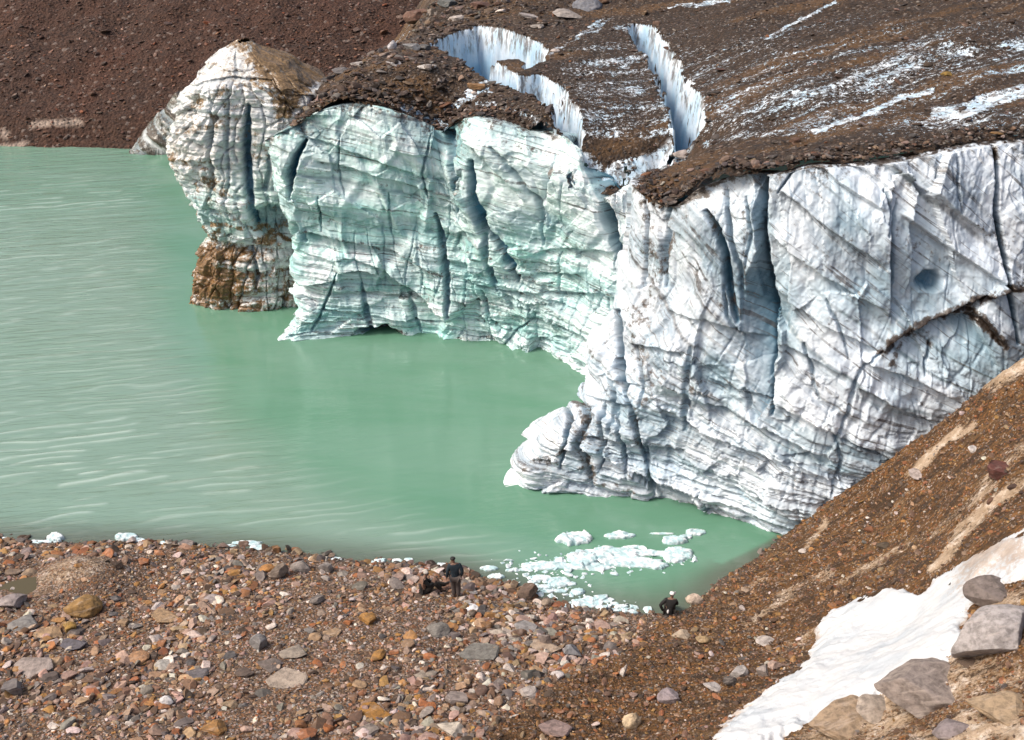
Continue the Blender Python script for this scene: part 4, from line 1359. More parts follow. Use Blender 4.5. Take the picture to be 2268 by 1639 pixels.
def rot_mats(rs, n, tilt=.35):
    a = rs.uniform(0, 2 * math.pi, n)
    tx, ty = rs.normal(0, tilt, n), rs.normal(0, tilt, n)
    ca, sa = np.cos(a), np.sin(a)
    Rz = np.zeros((n, 3, 3))
    Rz[:, 0, 0], Rz[:, 0, 1], Rz[:, 1, 0], Rz[:, 1, 1], Rz[:, 2, 2] = ca, -sa, sa, ca, 1
    Rx = np.zeros((n, 3, 3))
    Rx[:, 0, 0], Rx[:, 1, 1], Rx[:, 1, 2], Rx[:, 2, 1], Rx[:, 2, 2] = 1, np.cos(tx), -np.sin(tx), np.sin(tx), np.cos(tx)
    Ry = np.zeros((n, 3, 3))
    Ry[:, 1, 1], Ry[:, 0, 0], Ry[:, 0, 2], Ry[:, 2, 0], Ry[:, 2, 2] = 1, np.cos(ty), np.sin(ty), -np.sin(ty), np.cos(ty)
    return Rx @ Ry @ Rz


def stone_mass(name, x, y, z, size, colors, rs, shapes, sink=.25, align=None, **props):
    n = len(x)
    kk = rs.randint(0, len(shapes), n)
    R = rot_mats(rs, n, .28)
    if align is not None:
        R = align @ R
    S = np.stack([size * rs.uniform(.8, 1.25, n), size * rs.uniform(.55, .95, n), size * rs.uniform(.20, .50, n)], -1)
    Vs, Fs, Cs, off = [], [], [], 0
    for k, (V, F) in enumerate(shapes):
        i = np.where(kk == k)[0]
        if not len(i):
            continue
        P = np.einsum('nij,nvj->nvi', R[i], V[None] * S[i][:, None])
        P += np.stack([x[i], y[i], z[i] + S[i, 2] * (1 - 2 * sink)], -1)[:, None]
        Vs.append(P.reshape(-1, 3))
        Fs.append((F[None] + (np.arange(len(i)) * len(V))[:, None, None] + off).reshape(-1, 3))
        Cs.append(np.repeat(colors[i], len(V), 0))
        off += len(i) * len(V)
    me = np_mesh(name, np.vstack(Vs), np.vstack(Fs), {"stone": np.vstack(Cs)}, smooth=False)
    return put(name, me, M_ROCK, kind='stuff', **props)


def pick_colors(rs, n, weights):
    keys = list(weights)
    p = np.array([weights[k] for k in keys], float)
    c = np.array([PAL[k] for k in keys])[rs.choice(len(keys), n, p=p / p.sum())]
    c = .85 * c + .15 * np.array((.21, .130, .090))
    return np.clip(c * rs.uniform(.6, 1.35, (n, 1)) * rs.uniform(.93, 1.07, (n, 3)), 0, .8)


def beach_stones():
    rs = np.random.RandomState(7)
    n = 70000
    x, y = rs.uniform(-32, 12, n), rs.uniform(24, 43, n)
    z = land_z(x, y)
    m = moraine_mask(x, y)
    px, py = proj(np.stack([x, y, z], -1))
    md = np.hypot((x - MOUND[0]) / 1.9, (y - MOUND[1]) / 1.2)
    pd = np.hypot((x - PUD[0]) / 1.6, (y - PUD[1]) / .8)
    pat = fbm(x * .35, y * .35, o=3, s=801)
    size = np.exp(rs.normal(-2.76, .62, n)) * (1 + .55 * pat)
    size = np.clip(size, .03, .30)
    keep = (z > -.06) & (m < .55) & (px > -250) & (px < 2000) & (py < 1760)
    keep &= ~((md < 1) & (rs.rand(n) < .93)) & ~((pd < 1) & (rs.rand(n) < .97))
    keep &= ~((size > .10) & (pat < -.15) & (rs.rand(n) < .6))
    keep &= rs.rand(n) < .80
    x, y, z, size = x[keep], y[keep], z[keep], size[keep]
    c = pick_colors(rs, len(x), {'rust': 15, 'tan': 20, 'pinkish': 22, 'grey': 14, 'dark brown': 18, 'pale': 15, 'slate': 7, 'ochre': 10, 'brown': 16})
    wet = ss(z, .16, .0)[:, None]
    stone_mass("beach_rubble", x, y, z, size, c * (1 - .45 * wet), rs, SHAPES_M, .36, label="small mixed brown, pink and grey stones covering the beach")


def slope_stones():
    rs = np.random.RandomState(8)
    n = 60000
    x, y = rs.uniform(-4, 24, n), rs.uniform(18, 44, n)
    z = land_z(x, y)
    m = moraine_mask(x, y)
    mk = land_attrs(x, y, z)
    px, py = proj(np.stack([x, y, z], -1))
    size = np.clip(np.exp(rs.normal(-3.45, .60, n)), .012, .16)
    sn = poly_sd(px, py, SNOW)
    keep = (z > -.02) & (m > .4) & (px < 2450) & (py < 1800) & (sn < -2) & ~((mk[:, 1] > .5) & (rs.rand(n) < .88))
    x, y, z, size = x[keep], y[keep], z[keep], size[keep]
    c = pick_colors(rs, len(x), {'rust': 18, 'tan': 9, 'pinkish': 4, 'grey': 2, 'dark brown': 36, 'pale': 4, 'slate': 3, 'ochre': 24, 'brown': 28}) * .85
    stone_mass("slope_gravel", x, y, z, size, c, rs, SHAPES_S, .2, label="brown and ochre gravel strewn down the moraine slope")


SNOW = [(1540, 1665), (1600, 1612), (1650, 1572), (1712, 1520), (1772, 1480), (1792, 1432), (1822, 1366), (1895, 1330), (1955, 1304), (2010, 1308), (2042, 1318), (2072, 1280), (2142, 1235), (2200, 1200), (2268, 1166), (2400, 1100), (2420, 1230), (2268, 1290),
        (2190, 1300), (2150, 1350), (2130, 1392), (2155, 1440), (2090, 1474), (2006, 1512), (1906, 1566), (1810, 1606), (1715, 1645), (1680, 1672)]


def build_snow():
    xs, ys = np.arange(3, 24, .055), np.arange(19, 40, .055)
    X, Y = np.meshgrid(xs, ys, indexing='ij')
    x, y = X.ravel(), Y.ravel()
    z = land_z(x, y)
    zs = LAND(x, y)
    px, py = proj(np.stack([x, y, z], -1))
    sd = poly_sd(px + 20 * fbm(x * 2.0, y * 2.0, o=5, s=811, g=.65), py + 18 * fbm(x * 2.0, y * 2.0, o=5, s=812, g=.65), SNOW)
    th = .30 * ss(sd, -2, 34) ** .6
    c1, _, _ = worley(x * 1.5 + .3 * fbm(x, y, o=2, s=818), y * 1.5, s=819)
    zt = np.maximum(z, zs - .02) * .55 + (zs + .03) * .45 + th + .10 * fbm(x * .8, y * .8, o=3, s=813) + ss(sd, 0, 40) * .09 * (c1 ** 2 - .3) + .02 * fbm(x * 5, y * 5, o=2, s=814)
    zt = np.where(sd < 0, z - .1 * ss(sd, 0, -6), zt)
    S = sd.reshape(X.shape)
    keep = np.maximum.reduce([S[:-1, :-1], S[1:, 1:], S[1:, :-1], S[:-1, 1:]]) > -7
    dirty = .85 * ss(px, 1930, 2200) * ss(py, 1460, 1300) * (.55 + .6 * fbm(x * .7, y * .7, o=3, s=815))
    dirty = np.maximum(dirty, .55 * ss(sd, 22, 0) + .30 * fbm(x * .6, y * .6, o=4, s=816))
    v, f, a = compact(np.stack([x, y, zt], -1), grid_faces(len(xs), len(ys), keep), {"mask": np.stack([0 * sd, 0 * sd, dirty], -1)[:, 2]})
    put("snow_patch", np_mesh("snow_patch", v, f, a), M_SNOW, kind='stuff', label="bright old snow lying on the slope at the lower right")


def top_scree():
    rs = np.random.RandomState(9)
    n = 30000
    x, y = rs.uniform(-14, 34, n), rs.uniform(44, 96, n)
    nr_ = 4200
    rp = np.array(RIM[:-1])
    ok_k = [q for q in range(len(rp) - 1) if not (len(MAIN) - 4 <= q <= len(MAIN) + 1) and q > 1]
    kk = np.array(ok_k)[rs.randint(0, len(ok_k), nr_)]
    tt = rs.rand(nr_)
    x[:nr_] = rp[kk, 0] * (1 - tt) + rp[kk + 1, 0] * tt + rs.normal(0, .6, nr_)
    y[:nr_] = rp[kk, 1] * (1 - tt) + rp[kk + 1, 1] * tt + rs.normal(.4, .8, nr_)
    z = top_z(x, y)
    sd = poly_sd(x, y, OUTLINE)
    trench = np.full(n, -9.0)
    for P, _ in TRENCHES:
        trench = np.maximum(trench, poly_sd(x, y, P))
    px, py = proj(np.stack([x, y, z], -1))
    left = np.maximum(ss(px, 1350, 1000), .55 * ss(sd, 1.4, .2))
    size = np.clip(np.exp(rs.normal(-2.9, .55, n)) * (1 + .9 * left), .03, .34) * np.where(sd < .9, .75, 1)
    wx = np.interp(y, [p[1] for p in WEST], [p[0] for p in WEST])
    keep = (sd > -.02) & (trench < -.05) & (py > -40) & (px < 2400) & (px > 480) & (x > wx - 4) & ((rs.rand(n) < .35 + .65 * left) | (sd < .9) | (trench > -.6))
    # extra stones hanging along the broken brow
    x, y, z, size = x[keep], y[keep], z[keep] - .05 * (sd[keep] < .5), size[keep]
    c = pick_colors(rs, len(x), {'rust': 2, 'tan': 5, 'pinkish': 5, 'grey': 14, 'dark brown': 46, 'pale': 3, 'slate': 16, 'brown': 20}) * .55
    stone_mass("debris_rubble", x, y, z, size, c, rs, SHAPES_S, .2, label="dark rubble covering the glacier top")


def hill_scree():
    rs = np.random.RandomState(10)
    n = 14000
    x, y = rs.uniform(-58, 12, n), rs.uniform(98, 128, n)
    z = hill_z(x, y)
    size = np.clip(np.exp(rs.normal(-2.45, .5, n)), .05, .45)
    keep = z > 0
    x, y, z, size = x[keep], y[keep], z[keep], size[keep]
    c = pick_colors(rs, len(x), {'rust': 4, 'tan': 6, 'pinkish': 8, 'grey': 12, 'dark brown': 40, 'pale': 3, 'slate': 12, 'brown': 26}) * np.array([.66, .48, .42])
    stone_mass("hillside_rubble", x, y, z, size, c, rs, SHAPES_S, .2, label="small red-brown rubble scattered over the far hillside")


beach_stones()
slope_stones()
build_snow()
top_scree()
hill_scree()

# ------------------------------------------------------------------ single boulders
BOULDER_ME = []
for k in range(18):
    V, F = stone_shape(960 + k, 4 if k < 12 else 4, 10 if k % 3 else 7, rough=.10, roundness=.5 if k % 3 == 0 else .0)
    me = np_mesh("boulder", V, F, smooth=True)
    me.set_sharp_from_angle(angle=math.radians(28)) if k % 3 else None
    BOULDER_ME.append(me)
    me.materials.append(M_BOULDER)
ROUND, ANG = [k for k in range(18) if k % 3 == 0], [k for k in range(18) if k % 3]
N_ROCK = [0]


def boulder(px, py, w, h, col, label, surf, shape=None, rnd=False, rot=None, group=None, depth=None, sink=.30, category="rock", name="boulder", tilt=.15, seed=0):
    """px,py: middle of its foot in the picture; w,h: its width and height there"""
    rs = random.Random(N_ROCK[0] * 77 + 5 + seed)
    N_ROCK[0] += 1
    p = hit(px, py, surf, 15, 140)[0]
    t = p[1] * CP - (p[2] - CAM_H) * SP
    W, Hh = w * t / FOC, h * t / FOC
    dp = math.atan2(CAM_H - p[2], p[1])
    dpt = depth if depth else W * .8
    Hz = max(.3 * Hh, (Hh - dpt * math.sin(dp) * .75) / math.cos(dp))
    k = shape if shape is not None else rs.choice(ROUND if rnd else ANG)
    o = bpy.data.objects.new(name, BOULDER_ME[k])
    COL.objects.link(o)
    a = rot if rot is not None else rs.uniform(-.4, .4)
    o.rotation_euler = (rs.uniform(-tilt, tilt), rs.uniform(-tilt, tilt), a)
    o.scale = (W / 2, dpt / 2, Hz * (.5 + sink * .5))
    zb = float(surf(np.array([p[0]]), np.array([p[1] + dpt * .4]))[0])
    o.location = (p[0], p[1] + dpt * .4, (zb + p[2]) / 2 + o.scale[2] * (1 - 2 * sink))
    c = PAL[col] if isinstance(col, str) else col
    f = rs.uniform(.88, 1.12)
    o.color = (c[0] * f, c[1] * f, c[2] * f, 1)
    o['label'], o['category'] = label, category
    if group:
        o['group'] = group
    return o


BIG = [
    # beach, hand placed
    (178, 1368, 80, 58, (.27, .155, .05), "largest ochre boulder on the beach, rounded, cracked down the middle", 1), (1166, 1326, 52, 36, (.13, .085, .06), "dark brown rounded boulder at the water's edge beside the drifting ice", 1),
    (1212, 1342, 24, 20, (.36, .28, .21), "small tan rock touching the dark brown boulder at the water's edge", 0), (968, 1413, 52, 34, (.19, .175, .155), "smooth grey boulder on the beach below the two people", 1),
    (1037, 1358, 44, 16, (.80, .79, .80), "white block of old ice stranded on the beach below the standing person", 1), (62, 1278, 32, 20, (.27, .19, .125), "brown rounded stone on the left flank of the sand mound", 1),
    (28, 1274, 32, 16, (.22, .155, .11), "brown stone left of the one lying on the sand mound", 1), (18, 1352, 62, 42, (.32, .27, .26), "pale speckled grey boulder cut by the left picture edge", 0),
    (364, 1380, 66, 28, (.38, .25, .14), "long tan flat block right of the largest ochre boulder", 0), (158, 1440, 54, 28, (.12, .11, .125), "dark slate block below the largest ochre boulder", 0),
    (95, 1424, 64, 26, (.38, .25, .14), "flat orange-tan slab above a slate block at the left", 0), (150, 1402, 34, 26, (.31, .18, .04), "yellow ochre rock just below the largest ochre boulder", 0),
    (45, 1395, 70, 34, (.20, .19, .18), "grey slab near the left edge of the beach", 0), (262, 1345, 18, 12, 'rust', "small rust stone right of the largest ochre boulder", 0),
    (368, 1562, 34, 26, (.62, .60, .60), "whitish angular stone low on the left part of the beach", 0), (468, 1632, 56, 34, (.28, .14, .04), "big ochre boulder at the bottom edge of the beach", 0),
    (505, 1570, 36, 20, (.36, .25, .15), "tan slab up and right of the big ochre boulder at the bottom edge", 0), (826, 1594, 66, 26, (.36, .17, .03), "bright orange slab near the bottom of the beach", 0),
    (997, 1634, 58, 36, (.56, .49, .40), "cream coloured angular boulder at the bottom edge where beach meets slope", 0), (810, 1632, 50, 28, (.24, .20, .17), "grey-brown block below the bright orange slab", 0),
    (645, 1458, 70, 28, (.28, .235, .19), "tan-grey leaning slab in the middle of the beach", 0), (590, 1490, 56, 22, (.15, .12, .105), "dark brown block in the middle of the beach", 0), (630, 1525, 84, 26, (.42, .34, .27), "broad pale flat slab in the middle of the beach", 0),
    (570, 1440, 38, 40, (.20, .19, .185), "upright grey rock left of the tan-grey leaning slab", 0), (700, 1340, 34, 24, (.14, .12, .11), "dark stone in the upper middle of the beach", 1), (665, 1268, 46, 34, (.24, .21, .19), "grey-brown rock on the beach crest left of the people", 0),
    (615, 1282, 44, 34, (.17, .13, .10), "brown rounded rock beside an orange stone on the beach crest", 1), (590, 1268, 34, 22, (.36, .17, .05), "orange rock on the beach crest", 0), (720, 1268, 30, 26, (.23, .20, .185), "grey rock right of the grey-brown rock on the beach crest", 0),
    (612, 1226, 18, 20, (.30, .15, .06), "orange-brown stone standing at the waterline beside floating ice", 0), (275, 1182, 22, 13, (.10, .075, .06), "dark rock sitting on the ice at the left shoreline", 0), (410, 1212, 32, 20, (.26, .22, .20), "grey rock at the left waterline", 0),
    (1500, 1412, 0, 0, 'tan', "", 0), (1165, 1402, 48, 30, (.30, .28, .27), "pale grey rock right of the smooth grey boulder", 0), (1207, 1430, 34, 34, (.25, .20, .175), "brown-grey block with a dark face below the pale grey rock", 0),
    (1270, 1455, 40, 34, (.20, .20, .21), "grey flat rock at the foot of the slope", 0), (1375, 1420, 44, 18, (.42, .30, .19), "tan slab where the slope meets the beach", 0), (1235, 1505, 30, 20, (.52, .47, .45), "whitish stone near the foot of the slope", 0), (1170, 1545, 40, 26, (.40, .35, .32), "pale rock left of the foot of the slope", 0),
    (1210, 1445, 66, 14, (.45, .34, .25), "long pale tan slab in front of the brown-grey block", 0), (1060, 1462, 84, 26, (.185, .175, .155), "long grey-green slab right of middle of the beach", 0), (1130, 1490, 30, 22, (.46, .40, .36), "pale stone right of the long grey-green slab", 0), (940, 1500, 50, 22, (.30, .25, .20), "tan-grey rock below the smooth grey boulder", 0),
    (735, 1410, 40, 16, (.33, .22, .13), "flat rust-tan stone in the middle beach", 0), (1075, 1395, 30, 20, (.20, .10, .04), "dark ochre stone right of the smooth grey boulder", 0), (300, 1470, 50, 28, (.37, .20, .10), "orange rock with a pale top in the left middle beach", 1), (60, 1500, 90, 34, (.34, .28, .25), "wide pale slab near the left edge, lower beach", 0), (105, 1512, 44, 26, (.10, .075, .065), "dark brown rock under the wide pale slab", 1),
    (25, 1540, 56, 40, (.17, .15, .145), "dark grey rock at the left edge, lower beach", 0), (430, 1505, 52, 24, (.14, .125, .13), "slate rock in the lower middle beach", 0), (540, 1500, 40, 22, (.10, .07, .055), "nearly black flat stone in the lower middle beach", 0), (1010, 1560, 50, 34, (.33, .27, .24), "pinkish grey rock above the cream coloured boulder", 0),
]
SLOPE_BIG = [
    (1540, 1338, 40, 30, (.50, .40, .32), "tan overhanging rock at the slope's waterline right of the crouching person", 0), (1380, 1500, 14, 36, (.55, .50, .46), "upright white splinter of rock near the foot of the slope", 0), (2005, 1322, 0, 0, 'tan', "", 0),
    (1640, 1500, 40, 28, (.40, .37, .35), "grey block with a dark hollow under it on the lower slope", 0), (1620, 1520, 36, 22, (.05, .04, .035), "dark rock below the grey block on the lower slope", 1), (1580, 1528, 40, 20, (.42, .38, .36), "pale rock left of the dark rock on the lower slope", 0), (1690, 1500, 30, 30, (.30, .25, .22), "brown-grey rock above the snow's lower end", 0), (1720, 1482, 36, 28, (.38, .27, .22), "pinkish rock above the snow's lower end", 0),
    (1560, 1425, 34, 20, (.35, .24, .12), "ochre rock high on the middle slope", 0), (1510, 1418, 40, 20, (.42, .33, .24), "tan flat rock just below the crouching person", 0), (1480, 1560, 46, 34, (.29, .24, .25), "mauve-grey rock on the lower slope", 0), (1400, 1615, 40, 40, (.52, .40, .26), "cream ochre rock at the bottom of the slope", 0), (1230, 1630, 70, 34, (.27, .19, .17), "reddish brown block at the bottom edge of the slope", 0),
    (2224, 1052, 62, 40, (.13, .045, .035), "maroon rock by the right edge of the picture", 0), (2040, 1060, 44, 18, (.45, .38, .35), "pale rock at the end of a pale streak on the upper slope", 0), (2160, 1000, 26, 14, (.70, .66, .63), "small whitish stone on the upper right slope", 0), (1930, 1180, 26, 14, (.22, .09, .04), "rust rock on the upper slope", 0), (1960, 1215, 30, 16, (.07, .05, .03), "dark rock on the middle of the upper slope", 0),
    (2218, 1448, 190, 132, (.36, .33, .32), "large grey boulder at the right edge below the snow", 0), (2206, 1335, 112, 66, (.19, .155, .14), "dark speckled boulder above the large grey boulder", 0), (2072, 1574, 200, 118, (.26, .215, .19), "broad grey-brown slab boulder with a dark face below the snow", 0), (2118, 1628, 90, 50, (.24, .20, .20), "slanting grey stone below the broad slab boulder", 0), (2112, 1298, 20, 12, (.01, .008, .007), "small black stone lying on the snow", 0),
    (2242, 1612, 150, 66, (.40, .29, .18), "wide tan slab in the bottom right corner", 0), (1890, 1632, 150, 52, (.36, .26, .17), "low brown slab at the bottom edge beside the snow", 0), (1955, 1596, 100, 50, (.46, .38, .31), "pale sandy rock left of the broad slab boulder", 1), (2150, 1480, 50, 20, (.15, .10, .07), "dark brown rock under the large grey boulder", 0), (1780, 1225, 20, 10, (.5, .44, .4), "small pale stone at the slope's crest", 0), (1850, 1350, 30, 12, (.33, .13, .03), "orange flat stone left of the snow's middle", 0), (1700, 1430, 46, 16, (.5, .44, .40), "whitish slab on the slope left of the snow", 0),
]
TOP_BIG = [
    (1513, 352, 44, 22, (.42, .36, .33), "pale flat table rock at the brow of the near cliff", 1), (1262, 42, 76, 22, (.37, .33, .30), "long pale slab at the top edge, behind the upper crevasse", 0), (1302, 24, 66, 30, (.17, .18, .21), "blue-grey boulder at the top edge", 1), (922, 50, 60, 32, (.16, .08, .055), "red-brown boulder left of the upper crevasse", 1), (868, 110, 20, 22, (.55, .54, .56), "whitish upright block on the rock-strewn ridge left of the crevasse", 0),
    (938, 112, 30, 16, (.10, .10, .10), "dark rock at the left end of the upper crevasse", 0), (870, 148, 34, 14, (.50, .48, .48), "pale pointed rock on the brown brow of the green cliff", 0), (942, 156, 46, 12, (.52, .48, .44), "pale flat slab on the brown brow of the green cliff", 0), (1055, 200, 40, 20, (.34, .19, .08), "orange rock resting by the small snow ledge under the crevasse", 0), (910, 110, 40, 16, (.25, .25, .25), "grey flat rock above the pale slab on the brow", 0), (815, 122, 34, 18, (.23, .14, .06), "ochre rock on the ridge", 0),
    (790, 148, 40, 14, (.34, .31, .29), "grey slab on the ridge behind the ice tower", 0), (755, 162, 40, 14, (.14, .13, .13), "dark slate slab on the ridge behind the ice tower", 0), (728, 180, 36, 14, (.13, .125, .13), "dark grey slab lower on the ridge by the ice tower", 0), (960, 32, 30, 16, (.28, .23, .20), "grey-brown rock at the top edge left of centre", 0), (1010, 46, 36, 12, (.42, .37, .34), "pale flat rock just behind the upper crevasse", 0), (1065, 18, 50, 16, (.14, .07, .05), "dark red rock at the top edge", 1), (990, 18, 44, 22, (.13, .14, .14), "dark grey rock at the top edge left of centre", 0),
    (1190, 64, 30, 12, (.40, .36, .33), "pale stone right of the upper crevasse head", 0), (1170, 40, 44, 12, (.38, .34, .32), "flat grey stone behind the upper crevasse head", 0), (1230, 116, 22, 10, (.45, .40, .37), "pale stone beside the right end of the upper crevasse", 0), (1480, 110, 24, 10, (.12, .06, .04), "dark red stone left of the right-hand crevasse", 0), (1580, 212, 30, 12, (.02, .016, .013), "black rock at the lip of the right-hand crevasse", 0), (2098, 168, 24, 10, (.28, .17, .03), "yellow ochre rock among the ice streaks at the right", 1), (1762, 316, 24, 12, (.10, .05, .03), "dark stone between ice streaks above the near cliff", 0),
    (1600, 158, 30, 8, (.10, .045, .03), "flat dark red stone right of the right-hand crevasse", 0), (1720, 318, 20, 10, (.06, .045, .035), "dark small rock on the near cliff's brow", 0), (2210, 300, 30, 10, (.22, .12, .04), "ochre rock at the crack in the near cliff's right end", 0), (1050, 210, 14, 8, 'pale', "little pale stone beside the orange rock", 0), (845, 165, 26, 10, 'grey', "small grey rock left of the pale pointed rock", 0), (1110, 30, 26, 10, 'pale', "small pale rock near the top edge, centre", 0), (1335, 8, 30, 10, 'brown', "brown rock right of the blue-grey boulder", 0),
]
LZ = lambda x, y: land_z(x, y)
TZ = lambda x, y: top_z(x, y)
for px, py, w, h, c, lab, rd in BIG:
    if w:
        boulder(px, py, w * 1.08, h * 1.08, c, lab, LZ, rnd=bool(rd), group="boulders and stones on the beach")
for px, py, w, h, c, lab, rd in SLOPE_BIG:
    if w:
        boulder(px, py, w * 1.05, h * 1.1, c, lab, LZ, rnd=bool(rd), group="rocks on the moraine slope", sink=.46 if w > 80 else .34, tilt=.22)
for px, py, w, h, c, lab, rd in TOP_BIG:
    if w:
        boulder(px, py, w * 1.05, h * 1.05, c, lab, TZ, rnd=bool(rd), group="rocks on top of the glacier")


def extra_stones(total):
    """the remaining larger stones of the beach, each its own object; described by colour, shape and the named boulder they lie by"""
    rs = random.Random(21)
    marks = [(178, 1368, "the largest ochre boulder"), (1166, 1326, "the dark brown boulder at the water"), (968, 1413, "the smooth grey boulder"), (364, 1380, "the long tan block"), (158, 1440, "the dark slate block"), (468, 1632, "the big ochre boulder at the bottom edge"), (826, 1594, "the bright orange slab"),
             (997, 1634, "the cream coloured boulder"), (645, 1458, "the tan-grey leaning slab"), (630, 1525, "the broad pale slab"), (1006, 1322, "the standing person's feet"), (150, 1262, "the sand mound"), (368, 1562, "the whitish angular stone"), (1060, 1462, "the long grey-green slab"), (60, 1500, "the wide pale slab at the left edge"),
             (665, 1268, "the grey-brown rock on the beach crest"), (1207, 1430, "the brown-grey block"), (410, 1212, "the grey rock at the left waterline"), (940, 1310, "the sitting person"), (300, 1470, "the orange rock with a pale top"), (735, 1410, "the flat rust-tan stone")]
    marks = [(a, b, t) for a, b, t in marks]
    taken = [(b[0], b[1], b[2] * .5) for b in BIG if b[2]] + [(1006, 1325, 46), (945, 1305, 46), (1482, 1365, 40), (95, 1305, 50), (150, 1262, 85)]
    cols = {'rust': 14, 'tan': 22, 'pinkish': 22, 'grey': 12, 'dark brown': 12, 'pale': 12, 'slate': 7, 'ochre': 10, 'brown': 16}
    used = set()
    n = 0
    for _ in range(30000):
        if n >= total:
            break
        px, py = rs.uniform(5, 1330), rs.uniform(1235, 1628)
        lim = np.interp(px, [0, 560, 950, 1150, 1330], [1225, 1240, 1275, 1330, 1375])
        if py < lim or px > np.interp(py, [1380, 1639], [1400, 1060]):
            continue
        w = min(52, max(14, rs.lognormvariate(2.95, .34)))
        if any(abs(px - a) < (r + w * .5) and abs(py - b) < (r + w * .5) * .62 for a, b, r in taken):
            continue
        a, b, t = min(marks, key=lambda m: (m[0] - px) ** 2 + 3 * (m[1] - py) ** 2)
        dx, dy = px - a, (py - b) * 1.6
        ang = math.degrees(math.atan2(-dy, dx)) % 360
        rel = ["right of", "above and right of", "above", "above and left of", "left of", "below and left of", "below", "below and right of"][int((ang + 22.5) // 45) % 8]
        dist = math.hypot(dx, dy)
        far = "just " if dist < 55 else ("" if dist < 120 else "well ")
        c = rs.choices(list(cols), list(cols.values()))[0]
        rnd = rs.random() < .3
        hh = w * rs.uniform(.34, .70)
        shp = "rounded" if rnd else ("flat" if hh < w * .5 else ("blocky" if hh > w * .64 else "angular"))
        size = "small" if w < 18 else ("medium" if w < 25 else "sizeable")
        lab = f"{size} {shp} {c} stone {far}{rel} {t}"
        if lab in used or len(lab.split()) > 16:
            continue
        used.add(lab)
        taken.append((px, py, w * .42))
        n += 1
        boulder(px, py, w, hh, c, lab, LZ, rnd=rnd, group="boulders and stones on the beach", name="stone", tilt=.3, category="stone", rot=rs.uniform(-.7, .7))


extra_stones(190)

# ------------------------------------------------------------------ floating ice
FLOES = [
    (1272, 1194, 76, 26, .42, "largest single floe with a dark notch at its left end"), (1372, 1187, 64, 15, .22, "flat floe in the middle of the upper row"), (1494, 1197, 54, 18, .26, "kite-shaped floe right of the middle one"), (1541, 1180, 40, 14, .16, "small floe at the right end of the upper row"), (1520, 1190, 26, 10, .14, "broken-off corner touching the kite-shaped floe"),
    (1350, 1226, 150, 24, .20, "broad white raft of brash ice"), (1390, 1245, 130, 22, .18, "lower sheet of the brash ice raft"), (1290, 1240, 70, 30, .26, "lumpy left shoulder of the brash ice raft"), (1212, 1254, 120, 18, .14, "thin pale ice tongue left of the brash raft"), (1300, 1256, 120, 16, .14, "thin ice sheet under the brash raft"), (1430, 1226, 90, 14, .12, "narrow ice strip joining the raft to the right floe"),
    (1498, 1230, 66, 32, .22, "wide floe at the right end of the brash raft"), (1502, 1222, 54, 12, .12, "thin upper lip of the wide right floe"), (1456, 1255, 50, 15, .18, "pointed floe below the wide right floe"), (1200, 1282, 46, 12, .12, "loose ice patch below the pale ice tongue"), (1236, 1290, 50, 20, .18, "rounded ice lump in the brash near shore"), (1205, 1300, 40, 10, .10, "flat ice piece above the dark brown boulder"), (1240, 1309, 30, 9, .10, "oval ice piece off the dark brown boulder"),
    (1180, 1290, 22, 7, .08, "sliver of ice left in the near-shore brash"), (1262, 1294, 26, 8, .08, "sliver of ice right in the near-shore brash"), (1280, 1312, 30, 13, .14, "starry ice piece right of the oval piece"), (1212, 1310, 28, 7, .08, "low ice piece close to the dark brown boulder"), (1262, 1344, 42, 9, .10, "flat ice sheet grounded by the beach"), (1312, 1336, 50, 22, .20, "heaped ice grounded at the beach corner"), (1342, 1330, 36, 10, .10, "ice cap right behind the heaped ice"), (1336, 1346, 34, 8, .10, "ice scrap in front of the heaped ice"),
    (1376, 1344, 30, 8, .08, "last ice scrap towards the slope"), (1360, 1352, 26, 6, .07, "thin scrap beside the last ice scrap"), (1100, 1279, 36, 11, .14, "lone floe right of the standing person"), (1082, 1260, 34, 9, .12, "upper lone floe right of the standing person"), (982, 1257, 34, 14, .18, "floe behind the standing person"), (1130, 1264, 22, 6, .08, "small ice sliver between the lone floes and the tongue"),
    (122, 1194, 34, 18, .30, "rounded white lump at the far left shoreline"), (92, 1202, 60, 9, .10, "low white ice strip at the far left shoreline"), (48, 1198, 24, 8, .10, "small white ice bit near the left picture edge"), (280, 1192, 46, 15, .24, "white block under the dark rock at the left shoreline"), (305, 1199, 34, 10, .12, "white ice right of the block with the dark rock"), (368, 1205, 26, 8, .10, "small white ice bit between two shoreline rocks"),
    (545, 1204, 60, 9, .12, "long flat ice strip on the left-centre shoreline"), (505, 1210, 34, 6, .08, "thin ice sliver left of the orange-brown stone"), (575, 1214, 44, 12, .14, "white ice beside the orange-brown stone at the waterline"), (740, 1239, 34, 8, .10, "ice bit left of centre shoreline"), (842, 1243, 26, 8, .12, "first of the ice bits left of the people"), (880, 1243, 24, 8, .10, "second ice bit from the left near the people"), (822, 1247, 22, 6, .08, "lower ice bit left of the people"), (905, 1241, 20, 6, .08, "ice bit nearest the sitting person"),
    (12, 1194, 16, 6, .07, "tiny ice bit at the left picture edge"), (952, 1264, 22, 6, .07, "flat ice sliver left of the standing person"), (1160, 1262, 24, 6, .06, "thin shard at the tip of the pale ice tongue"), (1400, 1212, 40, 6, .06, "grey film of ice above the brash raft"), (1466, 1182, 50, 4, .05, "faint ice line left of the kite-shaped floe"),
]


